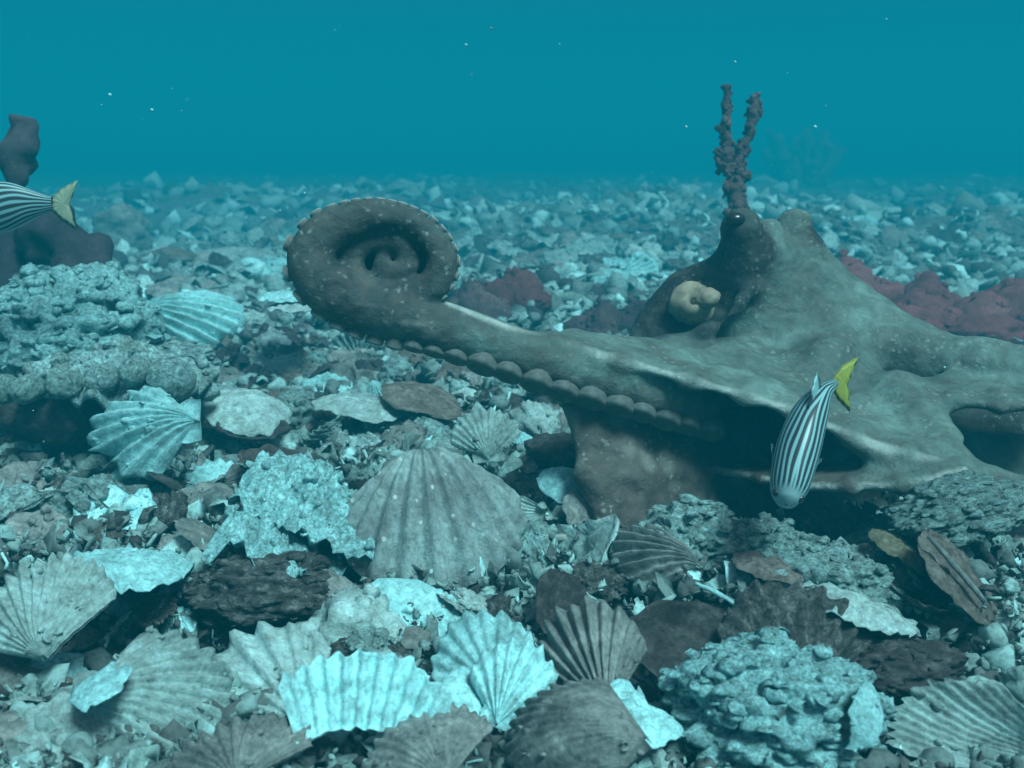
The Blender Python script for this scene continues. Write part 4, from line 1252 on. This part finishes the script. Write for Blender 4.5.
# ---------------------------------------------------------------- the uncountable broken shell between them: one object
def rubble():
    rg = np.random.RandomState(9)
    temps = []
    for k in range(6):
        temps.append(scallop_np(600 + k, 4, .3, .06, .2, ears=False, nr=3, per=2, thick=.06))
    for k in range(10):
        temps.append(plate_np(620 + k, .5, .5, .5, .2, .3, 8, 3 if k < 3 else 2))
    for k in range(5):
        a_ = np.linspace(0, 2.2 + .7 * k, 5); r0 = .55
        pth = np.stack([r0 * np.cos(a_), r0 * np.sin(a_), .08 * k * a_], -1)
        temps.append(tube(pth, np.interp(a_, [0, a_[-1]], [.22, .12]), 4, 660 + k, .5))
    for k in range(6):
        V, F = lump_np(640 + k, 2, .5, .4, .3)
        temps.append((V * .6, F))
    for k in range(6):
        V, F = lump_np(670 + k, 1, .5, .4, .2)
        temps.append((V * .6, F))
    nbig = len(temps) - 6
    T4 = []
    for V, F in temps:
        fl = []
        for f in (F if isinstance(F, list) else [F]):
            f = np.asarray(f)
            if f.shape[1] == 4:
                fl.append(f[:, [0, 1, 2]]); fl.append(f[:, [0, 2, 3]])
            else:
                fl.append(f)
        V = np.asarray(V); V = V - V.mean(0)
        T4.append((V, np.concatenate(fl)))
    # positions: even in the picture plane, so denser near the camera
    def batch(n, y0, y1, s0, s1, lift):
        py_ = rg.uniform(y0, y1, n); px_ = rg.uniform(-160, 1190, n)
        d_ = CAM_H / np.maximum(1e-3, sT - (384 - py_) / FPX * cT)
        x = (px_ - 512) / FPX * d_
        y = d_ * cT + (384 - py_) / FPX * d_ * sT
        keep = y < 14
        for c, sg, h in HOLES:
            keep &= ~(((x - c.x) ** 2 + (y - c.y) ** 2 < (1.1 * sg) ** 2) & (rg.rand(n) < .75))
        x, y = x[keep], y[keep]
        z = seabed_z(x, y)
        z = z + rg.uniform(0, lift, len(x)) + .006
        s_ = s0 + (s1 - s0) * rg.power(.6, len(x))
        return x, y, z, s_
    B = [batch(9000, 420, 800, .0018, .0045, .028), batch(8000, 400, 800, .005, .013, .024), batch(7000, 300, 470, .006, .018, .024), batch(4600, 215, 320, .016, .045, .025), batch(3000, 176, 225, .04, .10, .02)]
    x, y, z, s_ = [np.concatenate(q) for q in zip(*B)]
    n = len(x)
    which = rg.randint(0, nbig, n)
    nf = len(B[0][0])
    which[:nf] = rg.randint(nbig - 11, len(T4), nf)
    tone = np.clip(rg.normal(.43, .24, n) + .12 * np.clip((y - 1.0) / 2, 0, 1), 0, 1)  # farther bits paler, distance fade put into the tone
    ang = rg.uniform(0, 2 * np.pi, (n, 3)); ang[:, 1] = rg.normal(0, .8, n); ang[:, 0] = rg.normal(.3, .8, n)
    flat = 1 - .6 * np.clip((y - .9) / .8, 0, 1)
    ang[:, 0] *= flat; ang[:, 1] *= flat
    Vs, Fs, Ts, off = [], [], [], 0
    for k, (V, F) in enumerate(T4):
        m = np.where(which == k)[0]
        if not len(m): continue
        cx, sx = np.cos(ang[m, 0]), np.sin(ang[m, 0]); cy, sy = np.cos(ang[m, 1]), np.sin(ang[m, 1]); cz, sz = np.cos(ang[m, 2]), np.sin(ang[m, 2])
        R = np.empty((len(m), 3, 3))
        R[:, 0] = np.stack([cy * cz, -cy * sz, sy], -1)
        R[:, 1] = np.stack([sx * sy * cz + cx * sz, -sx * sy * sz + cx * cz, -sx * cy], -1)
        R[:, 2] = np.stack([-cx * sy * cz + sx * sz, cx * sy * sz + sx * cz, cx * cy], -1)
        P = np.einsum('nij,vj->nvi', R, V) * s_[m][:, None, None] + np.stack([x[m], y[m], z[m]], -1)[:, None, :]
        Vs.append(P.reshape(-1, 3))
        Fs.append((F[None] + (np.arange(len(m)) * len(V))[:, None, None]).reshape(-1, 3) + off)
        Ts.append(np.repeat(tone[m], len(V)))
        off += len(m) * len(V)
    V = np.concatenate(Vs)
    V = V + .0016 * np.stack([noise(V, 260, 1), noise(V, 260, 2), noise(V, 260, 3)], -1)
    me = mesh_np('shell_rubble', V, Fs, M['rubble'], smooth=True, attr={'tone': np.concatenate(Ts)})
    o = add('shell_rubble', me, kind='stuff')
    o['label'] = 'bed of small broken shell bits covering the seabed'
    o['category'] = 'shell rubble'
    print('rubble tris', len(np.concatenate(Fs)))
rubble()

# specks drifting in the water
def specks():
    rg = np.random.RandomState(3)
    V0, F0 = lump_np(700, 1, .3, .1, .0)
    parts = []
    fixed = [(110, 95, .8, .0016), (152, 110, .9, .0016), (686, 127, .9, .0016), (815, 127, 1.0, .002), (466, 45, 1., .0016), (735, 62, .8, .0012)]
    for p in fixed:
        parts.append((V0 * p[3] + np.array(W(*p[:3])), F0))
    for k in range(90):
        d_ = rg.uniform(.35, 2.2)
        p = W(rg.uniform(-50, 1080), rg.uniform(0, 460), d_)
        if p.z < .05: continue
        parts.append((V0 * rg.uniform(.05, 1.0) ** 2 * .0012 * (0.5 + d_ * .5) + np.array(p), F0))
    V, F = merge(parts)
    o = add('drifting_specks', mesh_np('drifting_specks', V, F, M['white']), kind='stuff')
    o['label'] = 'tiny pale specks drifting in the water'
    o['category'] = 'specks'
specks()

# ---------------------------------------------------------------- the water between things
def haze():
    me = bpy.data.meshes.new('haze')
    bm = bmesh.new()
    bmesh.ops.create_cube(bm, size=1.0)
    bm.to_mesh(me); bm.free()
    m = bpy.data.materials.new('sea_water_haze')
    m.use_nodes = True
    n = m.node_tree
    n.nodes.clear()
    out = n.nodes.new('ShaderNodeOutputMaterial')
    pv = n.nodes.new('ShaderNodeVolumePrincipled')
    pv.inputs['Color'].default_value = (.006, .40, .52, 1)
    pv.inputs['Density'].default_value = HAZE_DENSITY
    pv.inputs['Anisotropy'].default_value = 0.0
    n.links.new(pv.outputs[0], out.inputs['Volume'])
    me.materials.append(m)
    o = add('haze', me, kind='stuff')
    o['label'] = 'teal sea water haze filling the view'
    o['category'] = 'water'
    o.scale = (150, 150, 2.4)
    o.location = (0, 0, .0)
haze()
